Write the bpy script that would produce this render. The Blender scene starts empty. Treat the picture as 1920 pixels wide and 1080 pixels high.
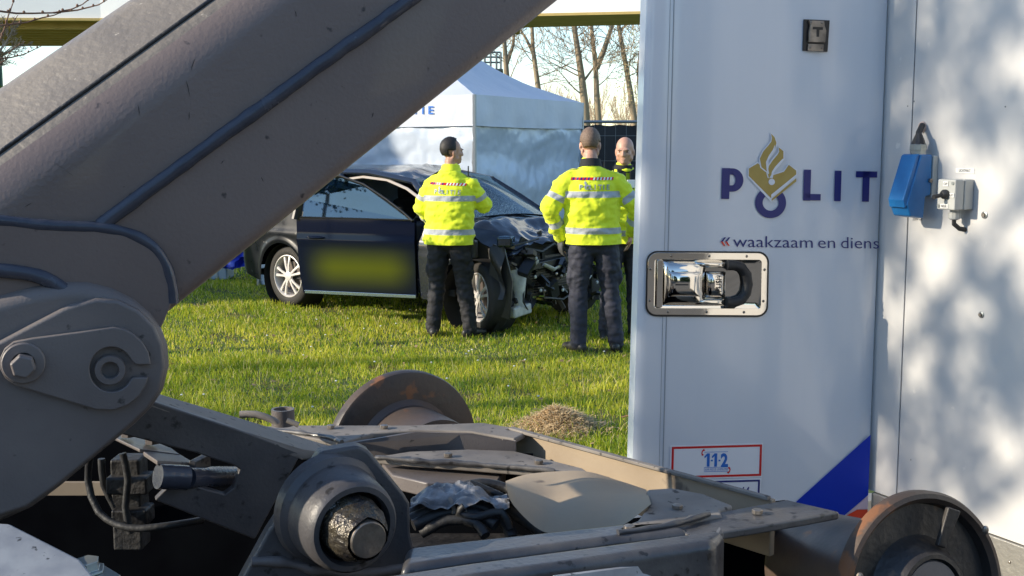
import bpy, bmesh, math, random
import numpy as np
from mathutils import Vector, Matrix, noise
from mathutils.bvhtree import BVHTree
random.seed(7); rng = np.random.default_rng(7)
S = bpy.context.scene
COL = S.collection
V = Vector
rad = math.radians

# ------------------------------------------------------------------ camera, sky, sun, exposure
FPX, CX, CY, HC = 2200.0, 960.0, 540.0, 1.75
TH = math.atan(272.0 / FPX)
CAMP = V((0, 0, HC))
FW = V((0, math.cos(TH), -math.sin(TH))); UP = V((0, math.sin(TH), math.cos(TH))); RT = V((1, 0, 0))
cd = bpy.data.cameras.new('camera'); cam = bpy.data.objects.new('camera', cd); COL.objects.link(cam)
cam.location = CAMP; cam.rotation_euler = (math.pi / 2 - TH, 0, 0)
cd.sensor_width = 36; cd.lens = 36 * FPX / 1920; cd.clip_start = .05; cd.clip_end = 2000
S.camera = cam
SUN_EL = rad(21); SAZ = math.atan2(-.97, -.24)          # azimuth measured from +Y towards +X
LDIR = V((math.sin(SAZ) * math.cos(SUN_EL), math.cos(SAZ) * math.cos(SUN_EL), math.sin(SUN_EL)))
W = bpy.data.worlds.new("World"); S.world = W; W.use_nodes = True
nt = W.node_tree; sky = nt.nodes.new('ShaderNodeTexSky'); sky.sky_type = 'NISHITA'; sky.sun_disc = False
sky.sun_elevation = SUN_EL; sky.sun_rotation = SAZ % (2 * math.pi); sky.air_density = 1.0; sky.dust_density = .15; sky.ozone_density = 2.5
nt.links.new(sky.outputs[0], nt.nodes['Background'].inputs[0]); nt.nodes['Background'].inputs[1].default_value = .15
sl = bpy.data.lights.new('sun', 'SUN'); sl.energy = 3.5; sl.angle = rad(.5); sl.color = (1, .88, .70)
so = bpy.data.objects.new('sun', sl); COL.objects.link(so); so.rotation_euler = LDIR.to_track_quat('Z', 'Y').to_euler()
S.view_settings.view_transform = 'Standard'; S.view_settings.look = 'None'; S.view_settings.gamma = 1
S.view_settings.use_curve_mapping = False
S.view_settings.exposure = 0.92

# ------------------------------------------------------------------ pixel -> place helpers (photo pixels)
def ray(px, py): return FW + RT * ((px - CX) / FPX) + UP * ((CY - py) / FPX)
def P(px, py, Y): r = ray(px, py); return CAMP + r * (Y / r.y)
def H(px, py, z): r = ray(px, py); return CAMP + r * ((z - HC) / r.z)
def PP(px, py, p0, n): r = ray(px, py); return CAMP + r * ((p0 - CAMP).dot(n) / r.dot(n))

# ------------------------------------------------------------------ object helpers
def thing(name, label, cat, loc=(0, 0, 0), rz=0, group=None):
    o = bpy.data.objects.new(name, None); COL.objects.link(o); o.location = loc; o.rotation_euler = (0, 0, rz)
    o.empty_display_size = .1
    o['label'] = label; o['category'] = cat
    if group: o['group'] = group
    return o
def tag(o, label=None, cat=None, group=None, kind=None):
    if label: o['label'] = label
    if cat: o['category'] = cat
    if group: o['group'] = group
    if kind: o['kind'] = kind
    return o
def attach(o, parent, world=True):
    o.parent = parent
    if world and parent.parent is None:
        M_ = Matrix.Translation(parent.location) @ parent.rotation_euler.to_matrix().to_4x4()
        o.matrix_parent_inverse = M_.inverted()
    return o
def sharp(me, deg=32):
    bm = bmesh.new(); bm.from_mesh(me)
    for f in bm.faces: f.smooth = True
    t = rad(deg)
    for e in bm.edges:
        if len(e.link_faces) == 2: e.smooth = e.calc_face_angle(0) < t
    bm.to_mesh(me); bm.free()
def ob(name, verts, faces, m, parent=None, world=True, deg=32, mods=None, label=None, bev=0, bseg=2):
    me = bpy.data.meshes.new(name); me.from_pydata([tuple(v) for v in verts], [], faces); me.validate()
    bm = bmesh.new(); bm.from_mesh(me); bmesh.ops.recalc_face_normals(bm, faces=bm.faces); bm.to_mesh(me); bm.free()
    return lk(name, me, m, parent, world, deg, label, bev, bseg)
def lk(name, me, m, parent=None, world=True, deg=32, label=None, bev=0, bseg=2):
    if deg: sharp(me, deg)
    for mm in (m if isinstance(m, (list, tuple)) else [m]): me.materials.append(mm)
    o = bpy.data.objects.new(name, me); COL.objects.link(o)
    if bev:
        b = o.modifiers.new('b', 'BEVEL'); b.width = bev; b.segments = bseg; b.limit_method = 'ANGLE'; b.angle_limit = rad(35); b.harden_normals = True
    if parent: attach(o, parent, world)
    if label: o['label'] = label
    return o
class MB:
    def __init__(s): s.v = []; s.f = []
    def add(s, vs, fs):
        k = len(s.v); s.v += [V(v) for v in vs]; s.f += [tuple(i + k for i in f) for f in fs]; return s
    def box(s, c, d, rot=None):
        c = V(c); d = V(d) / 2; R_ = rot or Matrix.Identity(3)
        vs = [c + R_ @ V((x * d.x, y * d.y, z * d.z)) for x in (-1, 1) for y in (-1, 1) for z in (-1, 1)]
        return s.add(vs, [(0, 1, 3, 2), (4, 6, 7, 5), (0, 4, 5, 1), (2, 3, 7, 6), (0, 2, 6, 4), (1, 5, 7, 3)])
    def prism(s, pts, th):
        n = len(pts); pts = [V(p) for p in pts]; th = V(th)
        return s.add(pts + [p + th for p in pts], [tuple(range(n)), tuple(range(2 * n - 1, n - 1, -1))] + [(i, i + n, (i + 1) % n + n, (i + 1) % n) for i in range(n)])
    def tube(s, pts, r, seg=8, cap=True, flat=1.0):
        pts = [V(p) for p in pts]; n = len(pts); rs = r if isinstance(r, (list, tuple)) else [r] * n
        t = [(pts[min(i + 1, n - 1)] - pts[max(i - 1, 0)]).normalized() for i in range(n)]
        u = t[0].orthogonal().normalized(); vs = []
        for i in range(n):
            u = (u - t[i] * u.dot(t[i])).normalized(); w = t[i].cross(u)
            vs += [pts[i] + (u * math.cos(a) + w * math.sin(a) * flat) * rs[i] for a in [2 * math.pi * k / seg for k in range(seg)]]
        fs = [(i * seg + k, i * seg + (k + 1) % seg, (i + 1) * seg + (k + 1) % seg, (i + 1) * seg + k) for i in range(n - 1) for k in range(seg)]
        if cap: fs += [tuple(range(seg))[::-1], tuple((n - 1) * seg + k for k in range(seg))]
        return s.add(vs, fs)
    def lathe(s, prof, o, ax, seg=48, a0=0, a1=2 * math.pi):
        o = V(o); ax = V(ax).normalized(); u = ax.orthogonal().normalized(); w = ax.cross(u); vs = []
        full = abs(a1 - a0 - 2 * math.pi) < 1e-6; ns = seg if full else seg + 1
        for a, r in prof:
            r = max(r, 1e-4)
            vs += [o + ax * a + (u * math.cos(a0 + (a1 - a0) * k / seg) + w * math.sin(a0 + (a1 - a0) * k / seg)) * r for k in range(ns)]
        fs = [(i * ns + k, i * ns + (k + 1) % ns, (i + 1) * ns + (k + 1) % ns, (i + 1) * ns + k) for i in range(len(prof) - 1) for k in range(seg)]
        return s.add(vs, fs)
    def grid(s, fn, nu, nv):
        vs = [fn(i / nu, j / nv) for i in range(nu + 1) for j in range(nv + 1)]
        return s.add(vs, [(i * (nv + 1) + j, (i + 1) * (nv + 1) + j, (i + 1) * (nv + 1) + j + 1, i * (nv + 1) + j + 1) for i in range(nu) for j in range(nv)])
    def ell(s, c, r, rot=None, nu=16, nv=10):
        c = V(c); R_ = rot or Matrix.Identity(3)
        vs = [c + R_ @ V((r[0] * math.sin(math.pi * j / nv) * math.cos(2 * math.pi * i / nu), r[1] * math.sin(math.pi * j / nv) * math.sin(2 * math.pi * i / nu), r[2] * math.cos(math.pi * j / nv))) for j in range(1, nv) for i in range(nu)]
        vs += [c + R_ @ V((0, 0, r[2])), c + R_ @ V((0, 0, -r[2]))]; T = (nv - 1) * nu
        fs = [(j * nu + i, (j + 1) * nu + i, (j + 1) * nu + (i + 1) % nu, j * nu + (i + 1) % nu) for j in range(nv - 2) for i in range(nu)]
        fs += [(T, i, (i + 1) % nu) for i in range(nu)] + [(T + 1, (nv - 2) * nu + (i + 1) % nu, (nv - 2) * nu + i) for i in range(nu)]
        return s.add(vs, fs)
    def ob(s, name, m, parent=None, world=True, **k): return ob(name, s.v, s.f, m, parent, world, **k)

# ------------------------------------------------------------------ materials
def mat(name, c, c2=None, scale=4, rough=.5, rough2=None, metal=0, bump=0, bs=60, coat=0, detail=5, spec=.5, c3=None, s3=20, t3=.6, stretch=None, bdist=.01, lo=.35, hi=.65):
    m = bpy.data.materials.new(name); m.use_nodes = True; t = m.node_tree; N = t.nodes; L = t.links; b = N['Principled BSDF']
    b.inputs['Base Color'].default_value = (*c, 1); b.inputs['Roughness'].default_value = rough; b.inputs['Metallic'].default_value = metal
    b.inputs['Specular IOR Level'].default_value = spec; b.inputs['Coat Weight'].default_value = coat; b.inputs['Coat Roughness'].default_value = .05
    tc = N.new('ShaderNodeTexCoord'); src = tc.outputs['Object']
    if stretch:
        mp = N.new('ShaderNodeMapping'); mp.inputs['Scale'].default_value = stretch; L.new(src, mp.inputs[0]); src = mp.outputs[0]
    def noi(sc, dt=detail):
        n = N.new('ShaderNodeTexNoise'); n.inputs['Scale'].default_value = sc; n.inputs['Detail'].default_value = dt; L.new(src, n.inputs['Vector']); return n
    def ramp(n, lo, hi):
        r = N.new('ShaderNodeMapRange'); r.inputs[1].default_value = lo; r.inputs[2].default_value = hi; L.new(n.outputs['Fac'], r.inputs[0]); return r
    if c2:
        r = ramp(noi(scale), lo, hi); mx = N.new('ShaderNodeMix'); mx.data_type = 'RGBA'; mx.inputs[6].default_value = (*c, 1); mx.inputs[7].default_value = (*c2, 1)
        L.new(r.outputs[0], mx.inputs[0]); out = mx.outputs[2]
        if c3:
            r3 = ramp(noi(s3, 8), t3, t3 + .06); m3 = N.new('ShaderNodeMix'); m3.data_type = 'RGBA'; m3.inputs[7].default_value = (*c3, 1); L.new(out, m3.inputs[6]); L.new(r3.outputs[0], m3.inputs[0]); out = m3.outputs[2]
        L.new(out, b.inputs['Base Color'])
        if rough2 is not None:
            rr = N.new('ShaderNodeMapRange'); rr.inputs[3].default_value = rough; rr.inputs[4].default_value = rough2; L.new(r.outputs[0], rr.inputs[0]); L.new(rr.outputs[0], b.inputs['Roughness'])
    if bump:
        n = noi(bs, 3); bp = N.new('ShaderNodeBump'); bp.inputs['Strength'].default_value = bump; bp.inputs['Distance'].default_value = bdist; L.new(n.outputs['Fac'], bp.inputs['Height']); L.new(bp.outputs[0], b.inputs['Normal'])
    return m

m_paint = mat('grey_truck_paint', (.155, .12, .108), (.215, .168, .148), 2.2, rough=.27, rough2=.42, bump=.32, bs=170, bdist=.0022, c3=(.045, .038, .038), s3=38, t3=.68, coat=.15, lo=.3, hi=.7)
m_paint2 = mat('grey_casting_paint', (.12, .106, .104), (.175, .152, .142), 5, rough=.34, rough2=.52, bump=.3, bs=260, bdist=.0015, c3=(.04, .038, .038), s3=45, t3=.66)
m_bead = mat('weld_paint', (.045, .05, .07), (.06, .065, .085), 20, rough=.13, rough2=.28, bump=.3, bs=90, bdist=.003)
m_frame = mat('dusty_frame_paint', (.05, .05, .055), (.11, .104, .10), 11, rough=.28, rough2=.5, bump=.35, bs=120, bdist=.002, c3=(.022, .021, .021), s3=55, t3=.6, coat=.2)
m_dusty_lit = mat('dusty_skylit_grey', (.15, .132, .115), (.24, .215, .19), 11, rough=.6, rough2=.8, bump=.3, bs=60, bdist=.002, c3=(.05, .045, .04), s3=60, t3=.62)
m_tan = mat('sunlit_tan_paint', (.29, .225, .155), (.36, .285, .20), 6, rough=.6, rough2=.75, bump=.2, bs=80, bdist=.002, c3=(.14, .11, .085), s3=12, t3=.62)  # the grey paint recoloured tan to carry the sunlight on it
m_dark = mat('near_black_coat', (.012, .012, .014), (.03, .028, .027), 12, rough=.35, rough2=.7, bump=.4, bs=60)  # near-black coat on bore, recess floor, tray and small parts
m_galv = mat('galvanised_speckled_plate', (.26, .27, .29), (.36, .37, .38), 26, rough=.45, rough2=.65, c3=(.04, .04, .045), s3=75, t3=.64, bump=.15, bs=80, bdist=.002)
m_pivot = mat('dark_pivot_paint', (.055, .054, .06), (.095, .088, .088), 7, rough=.36, rough2=.55, bump=.35, bs=150, bdist=.002, c3=(.022, .02, .02), s3=40, t3=.62)
m_chamfer_sun = mat('sunlit_speckled_paint', (.17, .148, .125), (.26, .225, .185), 3.2, rough=.38, rough2=.6, bump=.5, bs=75, bdist=.004, c3=(.40, .36, .30), s3=85, t3=.68, stretch=(1, 1, 1.6))  # lighter speckled colour puts sunlight into the arm's upper chamfer
m_void = mat('painted_shade_black', (.002, .0022, .003), (.003, .0035, .0045), 9, rough=.9, spec=.0)  # black colour stands in for shade inside the frame
m_rust = mat('rusty_steel', (.045, .034, .028), (.10, .065, .045), 8, rough=.42, rough2=.7, c3=(.20, .085, .035), s3=16, t3=.58, bump=.4, bs=60, bdist=.003)
m_rust2 = mat('worn_roller_steel', (.13, .09, .07), (.075, .07, .07), 8, rough=.35, rough2=.55, c3=(.22, .10, .05), s3=14, t3=.62, metal=.3, bump=.2, bs=90, bdist=.002)
m_steel = mat('bare_steel', (.34, .30, .26), (.20, .175, .15), 30, rough=.35, rough2=.5, metal=.8, bump=.5, bs=70, bdist=.003)
m_grease = mat('greasy_pin', (.10, .085, .06), (.03, .028, .03), 40, rough=.2, rough2=.4, metal=.4, bump=1, bs=90, bdist=.006)
m_zinc = mat('zinc_bolt', (.42, .44, .42), (.3, .33, .32), 30, rough=.3, rough2=.45, metal=.7)
m_rub = mat('black_rubber', (.018, .018, .02), (.03, .03, .03), 20, rough=.45, rough2=.6, bump=.2, bs=80)
m_rag = mat('pale_plastic_wrap', (.30, .30, .31), (.07, .07, .075), 26, rough=.3, rough2=.5, bump=1, bs=30, bdist=.01)
m_red = mat('red_orange_paint', (.55, .035, .02), (.42, .03, .02), 12, rough=.5)
m_door = mat('white_door_gloss', (.72, .755, .80), (.68, .72, .77), 2.5, rough=.10, rough2=.16, coat=.4, bump=.10, bs=2.0, bdist=.02, stretch=(3.2, 3.2, .28))
m_wall = mat('white_trailer_paint', (.58, .575, .56), (.545, .54, .53), 4, rough=.35, rough2=.5, bump=.08, bs=14, bdist=.004, c3=(.70, .68, .64), s3=22, t3=.7)
m_chrome = mat('chrome', (.78, .74, .68), rough=.045, metal=1, bump=.05, bs=14, bdist=.003, c2=(.74, .70, .64), scale=8)
m_navy = mat('navy_print', (.012, .018, .17), rough=.35)
m_blue = mat('blue_print', (.003, .035, .45), rough=.4, spec=.25)
m_lblue = mat('light_blue_print', (.02, .16, .58), rough=.35)
m_redp = mat('red_print', (.62, .012, .012), rough=.35)
m_orp = mat('orange_red_print', (.85, .06, .02), rough=.35)
m_gold = mat('gold_print', (.42, .29, .06), (.46, .33, .08), 20, rough=.35)
m_whitep = mat('white_print', (.8, .82, .86), rough=.35)
m_pink = mat('pale_pink_print', (.72, .55, .62), rough=.3)
m_black = mat('black_plastic', (.012, .012, .014), rough=.35)
m_cee = mat('blue_socket_plastic', (.012, .14, .38), (.014, .16, .42), 30, rough=.35, bump=.05, bs=200)
m_gpl = mat('grey_box_plastic', (.46, .47, .44), (.42, .43, .41), 20, rough=.4)
m_alu = mat('dull_aluminium', (.38, .37, .33), (.28, .27, .25), 14, rough=.4, rough2=.55, metal=.6, bump=.2, bs=60)
m_seam = mat('seam_sealant', (.16, .17, .18), rough=.6)

def parts_from_px(name, poly, n, base, th, m, parent, bev=.003, **k):
    """polygon of photo pixels on the plane (base, n), thickness th against n"""
    return MB().prism([PP(x, y, base, n) for x, y in poly], -n * th).ob(name, m, parent, bev=bev, **k)

def text_tris(s, size=1.0, bold=0.0, shear=0, space=1.0):
    cu = bpy.data.curves.new('t', 'FONT'); cu.body = s; cu.size = size; cu.offset = bold; cu.shear = shear; cu.space_character = space; cu.resolution_u = 3
    o = bpy.data.objects.new('t', cu); COL.objects.link(o); bpy.context.view_layer.update()
    me = bpy.data.meshes.new_from_object(o.evaluated_get(bpy.context.evaluated_depsgraph_get()))
    vs = [(v.co.x, v.co.y) for v in me.vertices]; fs = [tuple(p.vertices) for p in me.polygons]
    bpy.data.objects.remove(o); bpy.data.meshes.remove(me); bpy.data.curves.remove(cu)
    return vs, fs
def text_box(s, x0, y0, x1, h, slope, fn, bold=0.0, shear=0):
    """lay text into a photo box: baseline start (x0,y0), end x1, cap height h, mapping fn(px,py)->3d"""
    vs, fs = text_tris(s, 1, bold, shear); mx = max(v[0] for v in vs); mn = min(v[0] for v in vs)
    cap = max(v[1] for v in text_tris('H', 1, bold)[0])
    return [fn(x0 + (v[0] - mn) / (mx - mn) * (x1 - x0), y0 - v[1] / cap * h + slope * ((v[0] - mn) / (mx - mn) * (x1 - x0))) for v in vs], fs

# ================================================================== SETTING: ground, road
def ground_mat():
    m = mat('grass_soil', (.085, .12, .022), (.06, .095, .018), 1.2, rough=.95, c3=(.13, .10, .05), s3=3.5, t3=.62, bump=.6, bs=40, bdist=.03); return m
g = MB().add([(-600, 5.3, 0), (600, 5.3, 0), (600, 1200, 0), (-600, 1200, 0), (-600, -600, 0), (-40, -600, 0), (-40, 5.3, 0), (600, -600, 0), (60, -600, 0), (60, 5.3, 0)],
    [(0, 6, 9, 1, 2, 3), (4, 5, 6, 0), (8, 7, 1, 9)])
tag(g.ob('ground', ground_mat(), deg=0), kind='structure')
m_road = mat('asphalt', (.12, .108, .092), (.15, .135, .115), 3, rough=.9, bump=.5, bs=120, bdist=.004)
tag(ob('road', [(-40, -600, .004), (60, -600, .004), (60, 5.3, .004), (-40, 5.3, .004)], [(0, 1, 2, 3)], m_road, deg=0), kind='structure')
tag(MB().box((10, 5.36, .04), (100, .12, .12)).ob('road_kerb', mat('kerb_concrete', (.3, .29, .27), (.24, .23, .21), 6, rough=.8), bev=.01), kind='structure')

# ================================================================== TRAILER
DP = P(1652, 540, 3.46)
nD = V((.25, -.968, 0)).normalized(); tD = V((.968, .25, 0)).normalized()
nW = V((-.89, -.456, 0)).normalized(); tW = V((.456, -.89, 0)).normalized()
def Dp(off): return lambda x, y: PP(x, y, DP + nD * off, nD)
def Wp(off): return lambda x, y: PP(x, y, DP + nW * off, nW)
trailer = thing('police_trailer', 'white police trailer with its rear door swung open toward the left', 'trailer', (DP.x + 1, DP.y - .2, 0))
# side wall : sheets split by the vertical seam
def wall_pt(s, z): return DP + tW * s + V((0, 0, z - DP.z))
def wall_s(px): p = PP(px, 540, DP, nW); return (p - DP).dot(tW)
s_seam = wall_s(1697)
ZB = .70
def wall_sheet(s0, s1):
    MB().prism([wall_pt(s0, ZB), wall_pt(s1, ZB), wall_pt(s1, 2.95), wall_pt(s0, 2.95)], -nW * .03).ob('side_panel', m_wall, trailer, bev=.002)
wall_sheet(-.03, s_seam - .0025); wall_sheet(s_seam + .0015, 2.6)
MB().prism([wall_pt(0.01, ZB + .01) - nW * .032, wall_pt(2.59, ZB + .01) - nW * .032, wall_pt(2.59, 2.94) - nW * .032, wall_pt(.01, 2.94) - nW * .032], -nW * 1.9).ob('trailer_body', m_wall, trailer)
MB().prism([wall_pt(-.002, ZB - .12) + nW * .006, wall_pt(2.6, ZB - .12) + nW * .006, wall_pt(2.6, ZB - .002) + nW * .006, wall_pt(-.002, ZB - .002) + nW * .006], -nW * .05).ob('base_rail', m_alu, trailer, bev=.004)
for s_ in (.7, 1.5):
    c = wall_pt(s_ + .2, .34) - nW * .12
    tw = MB().lathe([(-.1, .2), (-.1, .3), (-.07, .335), (.07, .335), (.1, .3), (.1, .2)], c, nW, 40).ob('trailer_wheel', m_rub, trailer)
    MB().lathe([(-.05, .2), (.09, .2), (.07, .17), (.04, .08), (.06, .05), (.06, 0)], c, nW, 32).ob('rim', m_alu, tw)
# door slab
LX = lambda y: 1214 - 26 * y / 860.0
RX = lambda y: 1668 - 38 * y / 955.0
def door_pt(u, y, off):
    x = LX(y) + (RX(y) - LX(y)) * u
    curve = -.012 * max(0, (u - .93) / .07) ** 2 - .008 * max(0, (.04 - u) / .04) ** 2
    return PP(x, y, DP, nD) + nD * (curve + off)
us = [0, .004, .01, .02, .04] + [.04 + .89 * i / 8 for i in range(1, 9)] + [.93 + .07 * i / 8 for i in range(1, 9)]
ys = [-420, -100, 200, 500, 800, 1180]
mb = MB(); nu, ny = len(us), len(ys)
vs = [door_pt(u, y, 0) for u in us for y in ys] + [door_pt(u, y, 0) - nD * .045 for u in us for y in ys]
fs = []; K = nu * ny
for i in range(nu - 1):
    for j in range(ny - 1):
        a = i * ny + j; q = (a, a + ny, a + ny + 1, a + 1); fs += [q, tuple(k + K for k in q[::-1])]
for j in range(ny - 1): fs += [(j, j + 1, j + 1 + K, j + K), ((nu - 1) * ny + j, (nu - 1) * ny + j + K, (nu - 1) * ny + j + 1 + K, (nu - 1) * ny + j + 1)]
for i in range(nu - 1): fs += [(i * ny, i * ny + K, (i + 1) * ny + K, (i + 1) * ny), (i * ny + ny - 1, (i + 1) * ny + ny - 1, (i + 1) * ny + ny - 1 + K, i * ny + ny - 1 + K)]
door = ob('door', vs, fs, m_door, trailer, deg=50, label='glossy white rear door with police lettering, swung wide open')
# thin vertical groove line on the door
def strip(name, pts, w, off, m, parent, fn):
    mb = MB()
    for (a, b) in zip(pts, pts[1:]):
        d = V((b[0] - a[0], b[1] - a[1])).normalized(); n = V((-d.y, d.x)) * w / 2
        mb.prism([fn(off)(a[0] - n.x, a[1] - n.y), fn(off)(b[0] - n.x, b[1] - n.y), fn(off)(b[0] + n.x, b[1] + n.y), fn(off)(a[0] + n.x, a[1] + n.y)], -(nD if fn is Dp else nW) * .0008)
    return mb.ob(name, m, parent, deg=0)
m_groove = mat('groove_grey', (.30, .33, .37), rough=.4)
strip('door_groove', [(1269, -200), (1240, 1000)], 1.6, .0012, m_groove, door, Dp)
strip('door_groove', [(1262, -200), (1233, 1000)], .8, .0012, m_groove, door, Dp)
def flat(name, polys, m, parent, off, fn=None, tess=True):
    """flat print: list of pixel polygons on the door"""
    mb = MB(); f = (fn or Dp)(off)
    for p in polys: mb.add([f(x, y) for x, y in p], [tuple(range(len(p)))])
    return mb.ob(name, m, parent, deg=0)
def ring(cx, cy, ro, ri, n=48, a0=0, a1=360, sx=1):
    out = []
    for i in range(n):
        A, B = rad(a0 + (a1 - a0) * i / n), rad(a0 + (a1 - a0) * (i + 1) / n)
        out.append([(cx + ro * math.cos(A) * sx, cy + ro * math.sin(A)), (cx + ro * math.cos(B) * sx, cy + ro * math.sin(B)), (cx + ri * math.cos(B) * sx, cy + ri * math.sin(B)), (cx + ri * math.cos(A) * sx, cy + ri * math.sin(A))])
    return out
def rect(x0, y0, x1, y1, sk=0.012, sh=-.03): # slightly skewed like the sheet
    return [(x0 + 0, y0), (x1, y0 + (x1 - x0) * sk), (x1 + (y1 - y0) * sh, y1 + (x1 - x0) * sk), (x0 + (y1 - y0) * sh, y1)]
# P (stem + bowl)
Pm = [rect(1354, 315, 1369, 373)]
for A in range(-90, 90, 10):
    a, b = rad(A), rad(A + 10); cx, cy = 1373, 337.5
    Pm.append([(cx + 21 * math.cos(a), cy + 22 * math.sin(a)), (cx + 21 * math.cos(b), cy + 22 * math.sin(b)), (cx + 6 * math.cos(b), cy + 10 * math.sin(b)), (cx + 6 * math.cos(a), cy + 10 * math.sin(a))])
Pm += [[(1367, 315.5), (1374, 315.5), (1374, 327.5), (1367, 327.5)], [(1367, 347.5), (1374, 347.5), (1374, 359.5), (1366.5, 359.5)]]
letters = [Pm, [rect(1507.5, 318, 1521, 376), rect(1507, 363.5, 1539, 375.5, .015)], [rect(1565.5, 320, 1578, 377)], [rect(1605, 321, 1645, 332.5, .015), rect(1618, 321, 1631, 378, .015)]]
for L_ in letters: flat('letter', L_, m_navy, door, .0030)
flat('letter', ring(1445, 380, 29, 15, 56), m_navy, door, .0030)
# gold emblem: book-like lozenge and flames, with pale outline
book = [(1404, 316), (1421, 306), (1432, 315), (1441, 331), (1470, 322), (1479, 309), (1493, 320), (1493, 331), (1447, 370), (1445, 371), (1404, 330)]
flat('emblem_outline', [[(1402, 315), (1421, 303), (1434, 313), (1441, 329), (1469, 320), (1479, 306), (1495, 319), (1495, 334), (1446, 379), (1402, 332)]], m_whitep, door, .0034)
flat('emblem', [book], m_gold, door, .0038)
flat('emblem', [[(1447, 373), (1493, 334), (1493, 340), (1447, 377)]], m_gold, door, .0038)
def ribbon(cl, wd):  # centreline px + widths -> polygon
    n = len(cl); Lf, Rg = [], []
    for i in range(n):
        a = V(cl[max(i - 1, 0)]); b = V(cl[min(i + 1, n - 1)]); d = (b - a).normalized(); q = V((-d.y, d.x)) * wd[i] / 2; c = V(cl[i])
        Lf.append(tuple(c + q)); Rg.append(tuple(c - q))
    return [[Lf[i], Lf[i + 1], Rg[i + 1], Rg[i]] for i in range(n - 1)]
fl1 = [(1445.5, 250), (1450, 258), (1451, 267), (1446, 278), (1438, 288), (1432, 299), (1433, 312), (1438, 321)]
fl2 = [(1460, 276), (1465, 284), (1463, 294), (1455, 304), (1447, 314), (1443, 325), (1442, 334)]
fl3 = [(1459, 288), (1451, 300), (1445, 311)]
cv = [(1453, 271), (1451, 281), (1443, 293), (1438, 304), (1439, 318), (1441, 326)]
flat('flame_outline', ribbon(fl1, [3, 9, 14, 19, 20, 19, 16, 6]) + ribbon(fl2, [3, 12, 18, 19, 17, 13, 5]), m_whitep, door, .0042)
flat('flame', ribbon(fl1, [0, 5, 10, 15, 16, 15, 11, 1]), m_gold, door, .0046)
flat('flame', ribbon(fl2, [0, 8, 13, 14, 12, 8, 1]), m_gold, door, .0046)
flat('flame_gap', ribbon(cv, [0, 3.4, 3.6, 3.6, 3.4, 2]) , m_whitep, door, .0050)
flat('flame_gap', ribbon([(1468, 297), (1463, 305), (1455, 314), (1449, 323), (1447, 334)], [0, 4, 4.2, 4, 3.5]), m_whitep, door, .0050)
flat('emblem_dot', ring(1447, 341, 6, .01, 20), m_whitep, door, .0052)
flat('emblem_gap', [[(1446, 365), (1493, 327), (1493, 331), (1446, 371)]], m_whitep, door, .0052)
for wd_, xa, xb in (('waakzaam', 1375, 1524), ('en', 1534, 1566), ('diens', 1577, 1648)):
    tv, tf = text_box(wd_, xa, 463 + (xa - 1375) * .012, xb, 21, .012, Dp(.002), bold=-.006); MB().add(tv, tf).ob('motto_word', m_navy, door, deg=0)
for k in (0, 8):
    flat('chevron', [[(1358 + k, 445), (1361.5 + k, 445), (1355.5 + k, 453), (1351.5 + k, 453)]], m_navy, door, .003)
    flat('chevron', [[(1351.5 + k, 453), (1355.5 + k, 453), (1360.5 + k, 461), (1357 + k, 461)]], m_orp, door, .003)
# 112 sticker
def frame_px(x0, y0, x1, y1, t, sl):
    q = lambda x, y: (x - (y - y0) * .03, y + (x - x0) * sl)
    return [[q(x0, y0), q(x1, y0), q(x1, y0 + t), q(x0, y0 + t)], [q(x0, y1 - t), q(x1, y1 - t), q(x1, y1), q(x0, y1)], [q(x0, y0 + t), q(x0 + t, y0 + t), q(x0 + t, y1 - t), q(x0, y1 - t)], [q(x1 - t, y0 + t), q(x1, y0 + t), q(x1, y1 - t), q(x1 - t, y1 - t)]]
flat('emergency_sticker', [[(1257, 835), (1431, 830), (1428, 895), (1255, 899)]], m_whitep, door, .0022)
flat('sticker_frame', frame_px(1260, 838, 1429, 897, 4, -.028), m_redp, door, .003)
for x_ in (1326, 1340): flat('sticker_number', [[(x_, 850), (x_ + 5, 850), (x_ + 4.4, 875), (x_ - .8, 875)], [(x_ - 5, 855.5), (x_, 850), (x_, 855), (x_ - 5, 859.5)]], m_lblue, door, .003)
for x_ in (1333, 1347.3): flat('sticker_dash', [[(x_, 862), (x_ + 3.6, 862), (x_ + 3.6, 865), (x_, 865)]], m_lblue, door, .003)
tv, tf = text_box('2', 1351.5, 874.5, 1365, 24.5, 0, Dp(.003), bold=.04); MB().add(tv, tf).ob('sticker_number', m_lblue, door, deg=0)
tv, tf = text_box('DAAR RED JE LEVENS MEE', 1320, 882.5, 1365, 4, -.025, Dp(.003)); MB().add(tv, tf).ob('sticker_text', m_lblue, door, deg=0)
flat('sticker_lines', [[(1321, 847.5), (1365, 846.5), (1365, 847.3), (1321, 848.3)], [(1320, 876.2), (1365, 875.2), (1365, 876), (1320, 877)], [(1320, 884), (1365, 883), (1365, 883.8), (1320, 884.8)]], m_lblue, door, .003)
flat('phone_mark', ribbon([(1321, 843), (1317, 846), (1316, 850), (1318, 854)], [4, 2, 2, 4]) + ribbon([(1366, 876), (1369, 880), (1368, 884), (1364, 887)], [4, 2, 2, 4]), m_redp, door, .003)
flat('second_sticker', [[(1254, 902), (1428, 896), (1424, 962), (1252, 968)]], m_whitep, door, .0022)
flat('sticker_frame', frame_px(1256, 904, 1425, 962, 3.5, -.028), m_navy, door, .003)
tv, tf = text_box('0900-8844', 1322, 934, 1405, 19, -.025, Dp(.003), bold=.02, shear=.3); MB().add(tv, tf).ob('sticker_number', m_navy, door, deg=0)
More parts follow.
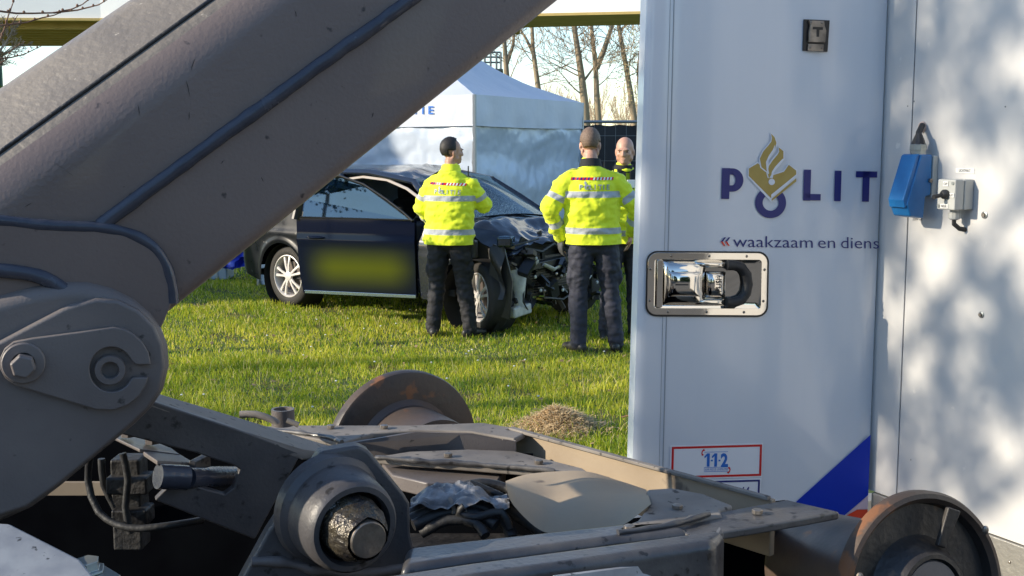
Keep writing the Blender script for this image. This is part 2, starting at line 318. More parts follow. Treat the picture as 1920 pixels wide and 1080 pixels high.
# diagonal striping at the foot
def dpoly(p): return [(x, y) for x, y in p]
xr = lambda y: RX(y) - 3
flat('blue_stripe', [[(xr(815), 815), (xr(928), 928), (1585, 965), (1480, 1060), (1380, 1060), (1496, 938)]], m_blue, door, .003)
flat('pale_stripe', [[(xr(929), 929), (xr(954), 954), (1607, 955), (1586, 966)]], m_pink, door, .003)
flat('red_stripe', [[(xr(955), 955), (xr(1060), 1060), (1482, 1060), (1586, 967), (1607, 956)]], m_orp, door, .003)

# chrome recessed latch
def rrect(x0, y0, x1, y1, r, n=6):
    out = []
    for cx, cy, a0 in ((x1 - r, y0 + r, -90), (x1 - r, y1 - r, 0), (x0 + r, y1 - r, 90), (x0 + r, y0 + r, 180)):
        out += [(cx + r * math.cos(rad(a0 + 90 * i / n)), cy + r * math.sin(rad(a0 + 90 * i / n))) for i in range(n + 1)]
    return out
latch = MB(); sk = lambda x, y: (x - (y - 533) * .02, y + (x - 1326) * .006)
def rframe(mb, o, i, f0, f1, back):
    n = len(o); vs = [f1(*sk(*p)) for p in o] + [f1(*sk(*p)) for p in i] + [f0(*sk(*p)) for p in o] + [f0(*sk(*p)) for p in i]
    fs = []
    for k in range(n):
        a, b = k, (k + 1) % n; fs += [(a, b, b + n, a + n), (a + 2 * n, b + 2 * n, b, a), (a + n, b + n, b + 3 * n, a + 3 * n)]
    mb.add(vs, fs)
gask = MB(); rframe(gask, rrect(1211, 471, 1441, 594, 20), rrect(1216, 476, 1436, 589, 17), Dp(.0), Dp(.004), 0)
latch_o = MB(); rframe(latch_o, rrect(1214, 474, 1438, 591, 18), rrect(1227, 487, 1427, 578, 5), Dp(.001), Dp(.007), 0)
lo_ = latch_o.ob('door_latch', m_chrome, trailer, bev=.001, deg=40, label='polished recessed latch with a black looped pull on the open door')
gask.ob('gasket', m_black, lo_, deg=40)
# dish behind (thin recess drawn as a shallow tray set into door)
tray = MB(); vs = [Dp(.006)(*sk(*p)) for p in rrect(1227, 487, 1427, 578, 5)] + [Dp(.0018)(*sk(*p)) for p in rrect(1236, 493, 1418, 571, 5)]; n = len(vs) // 2
tray.add(vs, [(k, (k + 1) % n, (k + 1) % n + n, k + n) for k in range(n)] + [tuple(range(n, 2 * n))]); tray.ob('tray', m_chrome, lo_, deg=40)
# bulging paddle
def paddle(x0, y0, x1, y1, h, name, m, base=.004):
    def fn(u, v):
        b = max(0, (1 - abs(2 * u - 1) ** 4) * (1 - abs(2 * v - 1) ** 2.6)) ** .5
        return Dp(base + h * b)(*sk(x0 + (x1 - x0) * u, y0 + (y1 - y0) * v))
    return MB().grid(fn, 14, 18).ob(name, m, lo_, deg=60)
paddle(1243, 491, 1322, 573, .020, 'paddle', m_chrome)
paddle(1300, 491, 1362, 502, .012, 'paddle', m_chrome); paddle(1300, 561, 1362, 573, .012, 'paddle', m_chrome)
paddle(1254, 510, 1314, 556, .010, 'lock_cover', m_chrome, .022)
paddle(1324, 510, 1360, 558, .018, 'push_button', m_chrome, .006)
strip('slot', [(1267, 534), (1291, 534)], 2.4, .0335, m_rub, lo_, Dp)
MB().prism([Dp(.010)(*sk(*p)) for p in rrect(1232, 488, 1243, 577, 2, 2)], -nD * .004).ob('hinge_bar', m_chrome, lo_, bev=.001)
tv, tf = text_tris('PUSH', 1, .01)
MB().add([Dp(.0262)(*sk(1353 - v[1] * 14, 548 - (v[0] * 13.5))) for v in tv], tf).ob('push_text', m_rub, lo_, deg=0)
lp = [(1362, 497), (1376, 497), (1390, 502), (1399, 514), (1402, 532), (1399, 550), (1390, 562), (1376, 567), (1362, 567)]
MB().tube([Dp(.014)(*sk(*p)) for p in lp], .0150, 12).ob('pull_loop', m_rub, lo_)
def rivet(px, py, r, f, nn, parent, name='rivet', m=None):
    c = f(px, py); return MB().lathe([(0, r), (r * .5, r * .8), (r * .7, r * .4), (r * .75, 0)], c, nn, 12).ob(name, m or m_steel, parent)
for x, y in ((1258, 480), (1329, 480), (1399, 480), (1219, 505), (1219, 564), (1254, 585), (1326, 585), (1396, 585), (1433, 505), (1432, 564), (1237, 500), (1236, 566)):
    rivet(*sk(x, y), .0042, Dp(.007), nD, lo_)
# upper small catch
k1 = MB().prism([Dp(.006)(x, y) for x, y in [(1508, 36), (1556, 38), (1552, 97), (1506, 95)]], -nD * .006).ob('door_catch', m_black, trailer, bev=.001, label='small steel T slot catch near the top of the open door')
cp = [(1518, 38), (1546, 39), (1547, 48), (1550, 58), (1548, 80), (1517, 79), (1518, 58), (1520, 48)]
MB().prism([Dp(.016)(x, y) for x, y in cp], -nD * .009).ob('catch_plate', m_steel, k1, bev=.002)
MB().prism([Dp(.012)(x, y) for x, y in [(1516, 82), (1545, 83), (1544, 96), (1515, 95)]], -nD * .005).ob('catch_foot', m_steel, k1, bev=.001)
flat('t_slot', [[(1524, 50), (1543, 51), (1543, 56), (1536.5, 56), (1536, 69), (1531, 69), (1531, 55), (1524, 55)]], m_black, k1, .0168)
for x, y in ((1522, 42), (1542, 43), (1520, 89), (1541, 90)): rivet(x, y, .0035, Dp(.016) if y < 60 else Dp(.012), nD, k1, 'screw')
# side wall fittings --------------------------------------------------
def wbox(c, w, h, d, name, m, parent, off=0, bev=.004, sides=None):
    """box on the wall, c = 3d centre on wall, w along wall, h up, d out"""
    R_ = Matrix((tW, nW, V((0, 0, 1)))).transposed()
    return MB().box(V(c) + nW * (off + d / 2), (w, d, h), R_).ob(name, m, parent, bev=bev)
soc = thing('power_socket', 'blue angled mains socket with a black cable on the white trailer wall', 'socket', tuple(Wp(0)(1720, 350)))
sb = Wp(0)(1741, 331)
wbox(sb, .068, .118, .020, 'back_plate', m_gpl, soc)
# angled blue housing: side profile in (n, z), extruded along wall
def prof_wall(prof, c, w, name, m, parent, bev=.003, s0=0):
    c = V(c); pts = [c + tW * (s0 - w / 2) + nW * a + V((0, 0, z)) for a, z in prof]
    return MB().prism(pts, tW * w).ob(name, m, parent, bev=bev)
prof_wall([(.022, .062), (.066, .062), (.112, -.075), (.096, -.108), (.046, -.115), (.042, -.055), (.022, -.05)], sb, .066, 'housing', m_cee, soc, .005)
prof_wall([(.067, .064), (.078, .060), (.122, -.062), (.115, -.085), (.106, -.078)], sb, .058, 'lid', m_cee, soc, .003)
MB().lathe([(0, .02), (.012, .02), (.012, .024), (.026, .024), (.030, .018)], sb + nW * .044 + V((0, 0, .062)), V((0, 0, 1)), 8).ob('cable_gland', m_zinc, soc)
g0 = sb + nW * .044 + V((0, 0, .09))
hole = Wp(.0)(1731, 238)
MB().tube([g0, g0 + V((0, 0, .012)), g0 + V((0, 0, .03))], [.02, .016, .008], 10).ob('cable_boot', m_rub, soc)
MB().tube([g0 + V((0, 0, .02)), g0.lerp(hole, .35) + nW * .006 + V((0, 0, .016)), g0.lerp(hole, .75) + V((0, 0, .016)), hole + V((0, 0, .003)), hole - nW * .01], .0085, 10).ob('cable', m_rub, soc)
MB().ell(hole + nW * .002, (.013, .013, .016), None, 12, 8).ob('cable_grommet', mat('pinkish_sealant', (.55, .42, .36), rough=.6), soc)
for s_, z_ in ((-.012, .052), (.012, .052)): MB().lathe([(0, .004), (.002, .004), (.002, 0)], sb + tW * s_ + nW * .0725 + V((0, 0, z_)), nW, 10).ob('screw', m_zinc, soc)
MB().lathe([(0, .006), (.006, .006), (.008, 0)], sb + tW * .034 + nW * .03 + V((0, 0, -.01)), tW, 12).ob('screw', m_steel, soc)
m_lab = mat('label_paper', (.72, .72, .69), rough=.5); m_ink = mat('label_ink', (.03, .03, .035), rough=.6)
def wtext(s, x0, y0, x1, h, sl, off, parent, name, m=m_ink, **k):
    tv, tf = text_box(s, x0, y0, x1, h, sl, Wp(off), **k); return MB().add(tv, tf).ob(name, m, parent, deg=0)
lbl = MB().prism([Wp(.0015)(x, y) for x, y in [(1792, 315), (1827, 316), (1827, 325), (1792, 324)]], -nW * .001).ob('light_mast_label', m_lab, trailer)
wtext('LICHTMAST', 1798, 322, 1820, 5, .03, .0022, lbl, 'label_text')
wtext('220V uit', 1711, 413, 1729, 5, .02, .0015, trailer, 'socket_label_text')
sw = thing('light_mast_switch', 'grey switch box with black toggle beside the blue socket', 'switch', tuple(Wp(0)(1800, 365)))
bc = Wp(0)(1809, 364)
SB = lambda x, y: PP(x, y, DP + nW * .0725, nW)
wbox(bc, .062, .082, .036, 'box_base', m_gpl, sw, 0, .004)
wbox(bc, .062, .082, .033, 'box_lid', m_gpl, sw, .0375, .004)
bl = V((0, 0, 1))
def swl(s, ds, dz, w, h):
    c = bc + nW * .0715 + tW * ds + bl * dz
    MB().prism([c - tW * w / 2 - bl * h / 2, c + tW * w / 2 - bl * h / 2, c + tW * w / 2 + bl * h / 2, c - tW * w / 2 + bl * h / 2], nW * .0008).ob('label_tape', m_lab, sw)
    vs, fs = text_tris(s, 1); mx = max(v[0] for v in vs); MB().add([c + nW * .0016 + tW * ((v[0] / mx - .5) * w * .75) + bl * ((v[1] - .35) * h * .8) for v in vs], fs).ob('label_text', m_ink, sw, deg=0)
swl('OP', -.002, .029, .017, .013); swl('UIT', .020, -.001, .016, .011); swl('NEER', -.004, -.031, .026, .012)
MB().lathe([(0, .013), (.008, .013), (.014, .009), (.016, .005)], bc + nW * .0715 + tW * .0 + bl * .001, nW, 16).ob('toggle_base', m_rub, sw)
MB().tube([bc + nW * .08, bc + nW * .098 - tW * .006 - bl * .004, bc + nW * .108 - tW * .008 - bl * .006], [.006, .0055, .0065], 10).ob('toggle', m_rub, sw)
for ds, dz in ((.022, .031), (-.024, -.031)): MB().lathe([(0, .0045), (.002, .0045), (.002, 0)], bc + nW * .071 + tW * ds + bl * dz, nW, 10).ob('screw', m_zinc, sw)
MB().lathe([(0, .012), (.008, .012), (.008, .015), (.024, .015), (.028, .010)], bc + nW * .036 - bl * .041, -bl, 10).ob('cable_gland', m_gpl, sw)
MB().tube([bc + nW * .036 - bl * .066, bc + nW * .036 - bl * .08, bc + nW * .02 - bl * .093 + tW * .005, bc - bl * .098 - nW * .01 + tW * .008], .0065, 8).ob('cable', m_rub, sw)
for x, y, r in ((1846, 403, .0095), (1840, 590, .0085)):
    c = Wp(.001)(x, y)
    b_ = MB().lathe([(0, r), (.002, r), (.003, r * .7)], c, nW, 20).ob('wall_bolt', m_zinc, trailer)
    MB().lathe([(.002, r * .6), (.007, r * .6), (.007, 0)], c, nW, 6).ob('hex_head', m_steel, b_, deg=20)
for x, y in ((1702, 199), (1714, 190), (1885, 200), (1708, 862)): rivet(x, y, .0022, Wp(.0), nW, trailer, 'rivet', m_seam)
rivet(1893, 1054, .004, Wp(.007), nW, trailer, 'rail_screw')

# ================================================================== HOOKLIFT TRUCK (foreground)
dA = V((.35, -.94, 0)).normalized(); lA = V((.94, .35, 0)).normalized()
A0 = P(160, 690, 1.60)
truck = thing('hooklift_truck', 'dark grey hooklift truck with raised loading arm and rusty guide rollers, filling the foreground', 'truck', (0, 1.9, 0))
def AP(off): return lambda x, y: PP(x, y, A0 + dA * off, dA)
K0 = AP(-.03)   # arm face plane sits behind the knuckle
low0, low1 = K0(120, 733), K0(1300, -217)
low0, low1 = K0(206, 678), K0(1262, -168)
ben0, ben1 = K0(-250, 508), K0(900, -320)
ax = (ben1 - ben0).normalized(); tn = ax.cross(dA); tn = tn if tn.z > 0 else -tn
nc = (dA * .62 + tn * .78).normalized()
up0, up1 = PP(-260, 337, ben0, nc), PP(700, -316, ben0, nc)
def fillet(pts, rs, n=6):
    out = [pts[0]]
    for i in range(1, len(pts) - 1):
        a = (pts[i - 1] - pts[i]).normalized(); b = (pts[i + 1] - pts[i]).normalized(); r = rs[i]
        A, B = pts[i] + a * r, pts[i] + b * r
        for k in range(n + 1): t = k / n; out.append(A * (1 - t) ** 2 + pts[i] * 2 * t * (1 - t) + B * t * t)
    out.append(pts[-1]); return out
r0 = fillet([low0 - dA * .22, low0, ben0, up0, up0 - dA * .12 - tn * .01, low0 - dA * .22], [0, .03, .06, .03, .02, 0], 9)
r1 = fillet([low1 - dA * .22, low1, ben1, up1, up1 - dA * .12 - tn * .01, low1 - dA * .22], [0, .03, .06, .03, .02, 0], 9)
n = len(r0); arm = ob('lift_arm', [*r0, *r1], [(i, i + 1, i + 1 + n, i + n) for i in range(n - 1)], [m_paint, m_chamfer_sun], truck, deg=40, label='thick dark grey box section arm crossing the picture diagonally')
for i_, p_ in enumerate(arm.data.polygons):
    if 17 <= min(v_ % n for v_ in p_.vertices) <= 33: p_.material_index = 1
def bead(pts, r, m=m_bead, jit=.12, parent=None, name='weld_bead', step=.006, flat=1.0):
    pts = [V(p) for p in pts]; out = []
    # catmull resample
    for i in range(len(pts) - 1):
        p0, p1, p2, p3 = pts[max(i - 1, 0)], pts[i], pts[i + 1], pts[min(i + 2, len(pts) - 1)]
        k = max(2, int((p2 - p1).length / step))
        for j in range(k):
            t = j / k; out.append(.5 * ((2 * p1) + (p2 - p0) * t + (2 * p0 - 5 * p1 + 4 * p2 - p3) * t * t + (3 * p1 - p0 - 3 * p2 + p3) * t ** 3))
    out.append(pts[-1])
    rr = [r * (1 + jit * noise.noise(p * 45)) for p in out]
    out = [p + V((noise.noise(p * 30), 0, noise.noise(p * 30 + V((9, 0, 0))))) * r * jit * .8 for p in out]
    return MB().tube(out, rr, 12, flat=flat).ob(name, m, parent or arm, deg=80)
bead([K0(x, y) for x, y in [(188, 424), (230, 392), (420, 252), (600, 122), (700, 50), (850, -58), (1000, -166)]], .0105, parent=arm)
nseam = lambda x, y: PP(x, y, ben0 + nc * .0, nc)
bead([nseam(x, y) for x, y in [(-100, 357), (0, 285), (200, 141), (395, 0), (520, -90)]], .0032, m=m_dark, parent=arm, jit=.02, name='seam_line', step=.05)
# red edge strip on the far underside
MB().prism([low0 - dA * .222 - tn * .001, low1 - dA * .222 - tn * .001, low1 - dA * .222 - tn * .026, low0 - dA * .222 - tn * .026], -dA * .01).ob('red_edge', m_red, arm)
# reinforcement plate over the arm foot
rp = [(-120, 400), (0, 414), (100, 424), (185, 427), (240, 438), (283, 460), (308, 492), (321, 530), (323, 566), (300, 620), (200, 660), (-120, 660)]
MB().prism([AP(-.018)(x, y) for x, y in rp], -dA * .013).ob('foot_plate', m_paint, arm, bev=.002)
bead([AP(-.024)(x, y) for x, y in [(-120, 402), (0, 414), (100, 424), (185, 427), (240, 438), (283, 460), (308, 492), (321, 530), (324, 568)]], .0085, parent=arm)
bead([AP(-.015)(x, y) for x, y in [(-90, 498), (0, 506), (60, 515), (95, 528), (125, 548)]], .010, parent=arm)
rs_ = random.Random(5)
m_scr = mat('scratch', (.03, .026, .026), rough=.7)
for x0, y0, L_, a_ in ((258, 195, 22, 80), (348, 150, 34, 75), (356, 210, 16, 100), (366, 110, 24, 110), (85, 298, 40, 20), (100, 306, 34, 28), (120, 318, 22, 35), (552, 20, 12, 70), (490, 332, 10, 60), (420, 300, 9, 130), (640, 160, 10, 40), (700, 210, 12, 100), (230, 350, 12, 10), (60, 380, 16, 150)):
    pts = [(x0 + math.cos(rad(a_)) * L_ * t + rs_.uniform(-1, 1), y0 + math.sin(rad(a_)) * L_ * t + rs_.uniform(-1, 1)) for t in (0, .35, .7, 1)]
    q_ = AP(-.0294); vs_ = []
    for i_, (x, y) in enumerate(pts): w_ = (.2, 1.0, .8, .1)[i_] * .8; vs_ += [q_(x - w_, y - w_ * .3), q_(x + w_, y + w_ * .3)]
    MB().add(vs_, [(0, 1, 3, 2), (2, 3, 5, 4), (4, 5, 7, 6)]).ob('scratch', m_scr, arm, deg=0)
# knuckle casting
kn = [(-120, 585), (0, 556), (60, 540), (120, 531), (165, 531), (210, 542), (250, 561), (284, 589), (304, 618), (316, 650), (319, 690), (308, 735), (287, 768), (255, 800), (200, 845), (110, 920), (60, 957), (0, 984), (-120, 1000)]
knu = MB().prism([AP(.0)(x, y) for x, y in kn], -dA * .16).ob('knuckle', m_paint2, truck, bev=.022, bseg=5, label='cast knuckle at the foot of the lifting arm')
kp = [(-120, 690), (0, 640), (55, 611), (125, 575), (180, 560), (222, 563), (262, 582), (290, 611), (306, 648), (310, 690), (300, 733), (280, 764), (248, 796), (195, 841), (105, 914), (50, 952), (-10, 972), (-120, 985)]
MB().prism([AP(.014)(x, y) for x, y in kp], -dA * .02).ob('knuckle_cheek', m_paint2, knu, bev=.006, bseg=3)
kk = [(283, 684), (279, 662), (268, 643), (250, 626), (232, 617), (212, 614), (150, 623), (60, 635), (25, 642), (8, 655), (0, 672), (0, 692), (10, 710), (28, 722), (90, 741), (150, 759), (180, 768), (212, 769), (240, 760), (262, 742), (274, 722), (278, 708), (252, 708)]
kk += [(209 + 41 * math.cos(rad(a)), 693 + 42 * math.sin(rad(a))) for a in range(24, 340, 12)] + [(256, 684)]
keep = MB().prism([AP(.026)(x, y) for x, y in kk], -dA * .013).ob('keeper_plate', m_paint2, knu, bev=.0018, bseg=2)
cpin = AP(.014)(206, 692)
MB().lathe([(-.01, .030), (-.004, .0295), (-.003, .021), (.010, .0205), (.0115, .0195), (.0115, .0125), (.010, .0115), (-.03, .0115), (-.03, 0)], cpin, dA, 40).ob('pivot_pin', m_paint2, knu)
MB().lathe([(-.034, .0112), (-.0335, 0)], cpin + dA * .005, dA, 24).ob('pin_bore', m_dark, knu)
cb = AP(.026)(44, 680)
MB().lathe([(0, .0275), (.006, .0275), (.0075, .026), (.0075, .015)], cb, dA, 40).ob('washer', m_paint2, knu)
MB().lathe([(.006, .0165), (.021, .0165), (.024, .0145), (.024, 0)], cb + V((0, 0, -.002)), dA, 6).ob('hex_bolt', m_paint2, knu, bev=.0015, deg=20)

# inclined chassis beam with slot
def Yb(x): return 1.80 + (x - 250) * .13 / 316
bp = [(150, 700), (300, 757), (440, 803), (566, 849), (478, 1012), (290, 938), (322, 906), (376, 914), (421, 927), (438, 914), (449, 880), (437, 872), (400, 861), (370, 850), (230, 815), (150, 790)]
beam = MB().prism([P(x, y, Yb(x)) for x, y in bp], -dA * .02).ob('chassis_beam', m_pivot, truck, bev=.003)
tf_ = [(150, 683), (300, 738), (440, 780), (626, 838), (600, 846), (566, 850), (440, 804), (300, 758), (150, 702)]
MB().prism([P(x, y, Yb(x) + (.11 if i < 4 else .0)) for i, (x, y) in enumerate(tf_)], V((0, 0, -.015))).ob('beam_top', m_dusty_lit, truck, bev=.007, bseg=4)  # top coloured lighter than the beam face, as if lit by sky
# pivot plate with boss
pvn = V((.30, -.95, 0)).normalized(); PV0 = P(640, 960, 1.72)
pv = [(440, 1110), (500, 1000), (588, 868), (600, 848), (672, 836), (692, 846), (757, 925), (769, 945), (770, 1000), (780, 1050), (800, 1110)]
pvo = parts_from_px('pivot_plate', pv, pvn, PV0, .035, m_pivot, truck, bev=.006)
e_ = V((.52, -.85, -.06)).normalized()
b0 = PP(622, 956, PV0, pvn)
MB().lathe([(-.01, .088), (.008, .085), (.016, .076), (.070, .071), (.082, .068), (.087, .064), (.087, .056), (.07, .053)], b0, e_, 56).ob('pivot_boss', m_pivot, pvo)
pin = MB().lathe([(.04, .049), (.088, .047), (.104, .043), (.120, .036), (.130, .031)], b0 - V((0, 0, .0)), e_, 48)
for i, v in enumerate(pin.v): pin.v[i] = v + V((noise.noise(v * 90), noise.noise(v * 90 + V((5, 5, 5))), noise.noise(v * 90 + V((2, 8, 1))))) * .0035
pin.ob('pin_shank', m_grease, pvo, deg=60)
MB().lathe([(.120, .028), (.133, .027), (.1345, .0255), (.1345, 0)], b0, e_, 40).ob('pin_end', m_steel, pvo)

# rod, brackets
br = MB().prism([P(x, y, Y) for x, y, Y in [(212, 818, 1.9), (236, 806, 1.98), (322, 840, 1.93), (338, 852, 1.90), (262, 842, 1.84)]], V((0, 0, -.006))).ob('rod_bracket', m_paint2, truck, bev=.002)
MB().prism([P(x, y, Y) for x, y, Y in [(268, 846, 1.84), (325, 844, 1.92), (366, 868, 1.88), (295, 864, 1.80)]], V((0, 0, -.008))).ob('bracket_top', m_paint2, br, bev=.002)
MB().prism([P(x, y, 1.86) for x, y in [(354, 864), (367, 868), (368, 912), (358, 925), (350, 915)]], V((.012, .05, 0))).ob('bracket_side', m_frame, br, bev=.002)
for x, y in ((241, 815), (286, 828)): MB().lathe([(0, .013), (.012, .013), (.014, .008), (.026, .008), (.027, 0)], P(x, y + 3, 1.9), V((0, 0, 1)), 6).ob('nut', m_paint2, br, bev=.001, deg=20)
rod = MB().tube([P(296, 893, 1.80), P(350, 896, 1.83)], .020, 20).ob('rod_socket', m_bead, truck)
MB().tube([P(350, 896, 1.84), P(460, 893, 2.0)], .018, 20).ob('rod', m_bead, rod)
for i, pts in enumerate(([(170, 850, 1.9), (165, 900, 1.92), (185, 960, 1.9), (240, 990, 1.88), (320, 985, 1.88), (380, 975, 1.92)], [(190, 860, 1.95), (195, 910, 1.95), (215, 950, 1.95), (230, 990, 1.95)], [(230, 850, 1.9), (240, 900, 1.9), (235, 950, 1.9), (245, 1000, 1.9)])):
    bead([P(*p) for p in pts], .006, m=m_rub, parent=truck, name='hydraulic_hose', jit=.05, step=.02)
MB().box(P(245, 940, 1.97), (.05, .05, .16)).box(P(245, 905, 1.95), (.07, .05, .03)).box(P(250, 965, 1.95), (.06, .05, .03)).ob('valve_block', m_dark, truck, bev=.004)
# lower left plate and bolt
gp = MB().prism([P(x, y, Y) for x, y, Y in [(-80, 975, 1.45), (18, 981, 1.47), (150, 1048, 1.43), (200, 1110, 1.38), (-80, 1110, 1.35)]], V((0, .01, -.02))).ob('speckled_plate', m_galv, truck, bev=.004)
MB().prism([P(x, y, Y) for x, y, Y in [(118, 1070, 1.42), (150, 1056, 1.46), (190, 1056, 1.46), (226, 1078, 1.43), (235, 1110, 1.39), (118, 1110, 1.39)]], V((0, 0, -.01))).ob('clamp_plate', m_zinc, gp, bev=.001)
MB().lathe([(0, .022), (.003, .022), (.003, .0155), (.015, .0155), (.016, 0)], P(165, 1070, 1.44), V((0, -.1, 1)), 6).ob('clamp_bolt', m_zinc, gp, deg=20, bev=.001)

# rear crossmember, deck plates
ZD = 1.15
def Hp(poly, z, th, name, m, parent=None, bev=.004, **k):
    return MB().prism([H(x, y, z) for x, y in poly], V((0, 0, -th))).ob(name, m, parent or truck, bev=bev, **k)
T0, T1 = H(962, 806, ZD), H(1446, 938, ZD)
dd = (T1 - T0).normalized(); dn = dd.cross(V((0, 0, 1))); dn = dn if dn.y < 0 else -dn
db = MB().prism([T0, T1, T1 - V((0, 0, .10)), T0 - V((0, 0, .10))], -dn * .014).ob('cross_beam', m_tan, truck, bev=.003, label='long flat beam edge with sunlight put into its tan colour')
MB().prism([T0 + V((0, 0, .008)), T1 + V((0, 0, .008)), T1 + dn * .012 + V((0, 0, .008)), T0 + dn * .016 + V((0, 0, .008))], V((0, 0, -.007))).ob('beam_lip', m_dusty_lit, db, bev=.002)
Hp([(470, 800), (560, 797), (690, 797), (770, 797), (905, 792), (955, 800), (985, 812), (965, 822), (880, 808), (780, 806), (700, 812), (640, 830), (560, 816)], ZD + .004, .012, 'rear_plate', m_dusty_lit)
Hp([(690, 812), (780, 808), (880, 810), (965, 824), (1000, 850), (1110, 884), (1000, 884), (760, 850), (680, 845)], ZD - .05, .05, 'recess_floor', m_dark)
MB().prism([H(640, 831, ZD), H(780, 808, ZD), H(890, 811, ZD), H(968, 824, ZD), H(968, 824, ZD) - V((0, 0, .06)), H(890, 811, ZD) - V((0, 0, .06)), H(780, 808, ZD) - V((0, 0, .06)), H(640, 831, ZD) - V((0, 0, .06))], V((.0, -.01, 0))).ob('recess_wall', m_paint2, truck, bev=.002)
Hp([(704, 856), (768, 846), (880, 842), (965, 845), (1092, 877), (1105, 886), (1040, 882), (960, 876), (860, 868), (775, 862)], 1.13, .016, 'deck_plate', m_dusty_lit)
Hp([(715, 868), (800, 858), (950, 876), (935, 900), (800, 905), (735, 890)], 1.105, .03, 'lower_plate', m_paint2)
# curved trough, sunlight put into its tan colour
top_ = [(948, 902), (985, 890), (1040, 884), (1100, 884), (1160, 901), (1212, 918)]
bot_ = [(948, 912), (965, 950), (1022, 998), (1090, 993), (1160, 988), (1221, 945)]
def trough(u, v):
    k = u * (len(top_) - 1); i = min(int(k), len(top_) - 2); t = k - i
    def cr(L_):
        p0, p1, p2, p3 = V(L_[max(i - 1, 0)]), V(L_[i]), V(L_[i + 1]), V(L_[min(i + 2, len(L_) - 1)])
        return .5 * ((2 * p1) + (p2 - p0) * t + (2 * p0 - 5 * p1 + 4 * p2 - p3) * t * t + (3 * p1 - p0 - 3 * p2 + p3) * t ** 3)
    a = cr(top_); b = cr(bot_); p = a.lerp(b, v)
    return P(p.x, p.y, 2.16 - .25 * v - .05 * math.sin(v * math.pi) - .10 * u)
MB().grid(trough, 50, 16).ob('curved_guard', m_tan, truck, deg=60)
# light plate bridging to the right
Hp([(1212, 917), (1260, 914), (1320, 925), (1375, 947), (1350, 955), (1355, 965), (1250, 985), (1165, 1000), (1158, 990), (1195, 975), (1218, 945)], 1.165, .02, 'gusset_plate', m_dusty_lit, bev=.005)
Hp([(1250, 985), (1330, 963), (1475, 936), (1575, 959), (1500, 973), (1400, 990), (1300, 1005)], 1.16, .014, 'end_plate', m_frame, bev=.004)
MB().prism([H(1250, 997, 1.145), H(1400, 991, 1.145), H(1455, 983, 1.145), H(1455, 983, .9), H(1250, 997, .9)], V((0, .02, 0))).ob('end_web', m_paint2, truck, bev=.003)
# rails
Hp([(760, 1024), (880, 1010), (1155, 981), (1245, 975), (1300, 992), (1155, 1008), (880, 1044), (750, 1064)], 1.165, .09, 'rear_rail', m_frame, bev=.014, bseg=4)
Hp([(560, 1110), (640, 1088), (880, 1052), (1352, 990), (1358, 1000), (1340, 1016), (880, 1082), (720, 1112)], 1.20, .12, 'rear_rail', m_frame, bev=.016, bseg=4)
MB().prism([P(x, y, Y) for x, y, Y in [(1352, 991, 1.66), (1358, 1004, 1.64), (1340, 1050, 1.6), (1300, 1120, 1.56), (960, 1120, 1.44), (900, 1080, 1.46), (1335, 1018, 1.62)]], V((.0, .012, 0))).ob('rail_front', m_frame, truck, bev=.003)
MB().prism([P(x, y, Y) for x, y, Y in [(1040, 1082, 1.45), (1319, 1046, 1.60), (1326, 1052, 1.60), (1300, 1120, 1.56), (1030, 1120, 1.44)]], V((-.002, .006, 0))).ob('reflective_tape', m_galv, truck)
# small clip and ring by the beam
rg = P(531, 797, 2.3)
MB().lathe([(0, .023), (.033, .023), (.033, .0185), (.001, .0185)], rg, V((0, 0, 1)), 24).ob('ring_stub', m_paint2, truck)
bead([P(450, 777, 2.25), P(480, 777, 2.25), P(512, 788, 2.25), P(520, 795, 2.25)], .007, m=m_dusty_lit, parent=truck, name='clip_pin', jit=.1, step=.02)
bead([P(538, 788, 2.22), P(560, 797, 2.22)], .005, m=m_dusty_lit, parent=truck, name='clip_pin', jit=.1, step=.02)
# hoses and wrap bundle
for pts, r in (([(765, 968, 1.95), (810, 945, 1.96), (870, 938, 1.98), (930, 945, 1.98), (985, 975, 1.95), (1020, 1000, 1.93)], .012), ([(770, 975, 1.92), (820, 955, 1.93), (870, 948, 1.94), (915, 955, 1.94), (950, 985, 1.92), (960, 1010, 1.9)], .011),
               ([(880, 905, 2.0), (930, 925, 2.0), (975, 950, 1.98), (1025, 996, 1.95)], .006), ([(905, 930, 2.02), (950, 938, 2.0), (1000, 975, 1.98), (1030, 1000, 1.95)], .009), ([(870, 950, 1.9), (860, 962, 1.9), (890, 970, 1.9), (940, 960, 1.9), (955, 990, 1.9)], .007)):
    bead([P(*p) for p in pts], r, m=m_rub, parent=truck, name='hose', jit=.06, step=.015)
def rag(u, v):
    p = P(770 + 185 * u, 938 - 34 * math.sin(min(1, u * 1.15) * math.pi) ** .7 * (1 - v) + 12 * v, 1.98 - .08 * v); return p + V((0, 1, 1)) * .012 * noise.noise(p * 28) + V((0, 0, .008 * noise.noise(p * 70)))
MB().grid(rag, 40, 14).ob('plastic_wrap', m_rag, truck, deg=25)
MB().box(H(900, 1000, .95), (.5, .5, .1)).ob('hose_tray', m_dark, truck)
for x in (842, 862): bead([P(x, 935, 1.93), P(x + 8, 950, 1.92), P(x + 10, 965, 1.91)], .004, m=m_dusty_lit, parent=truck, name='cable_tie', step=.02)
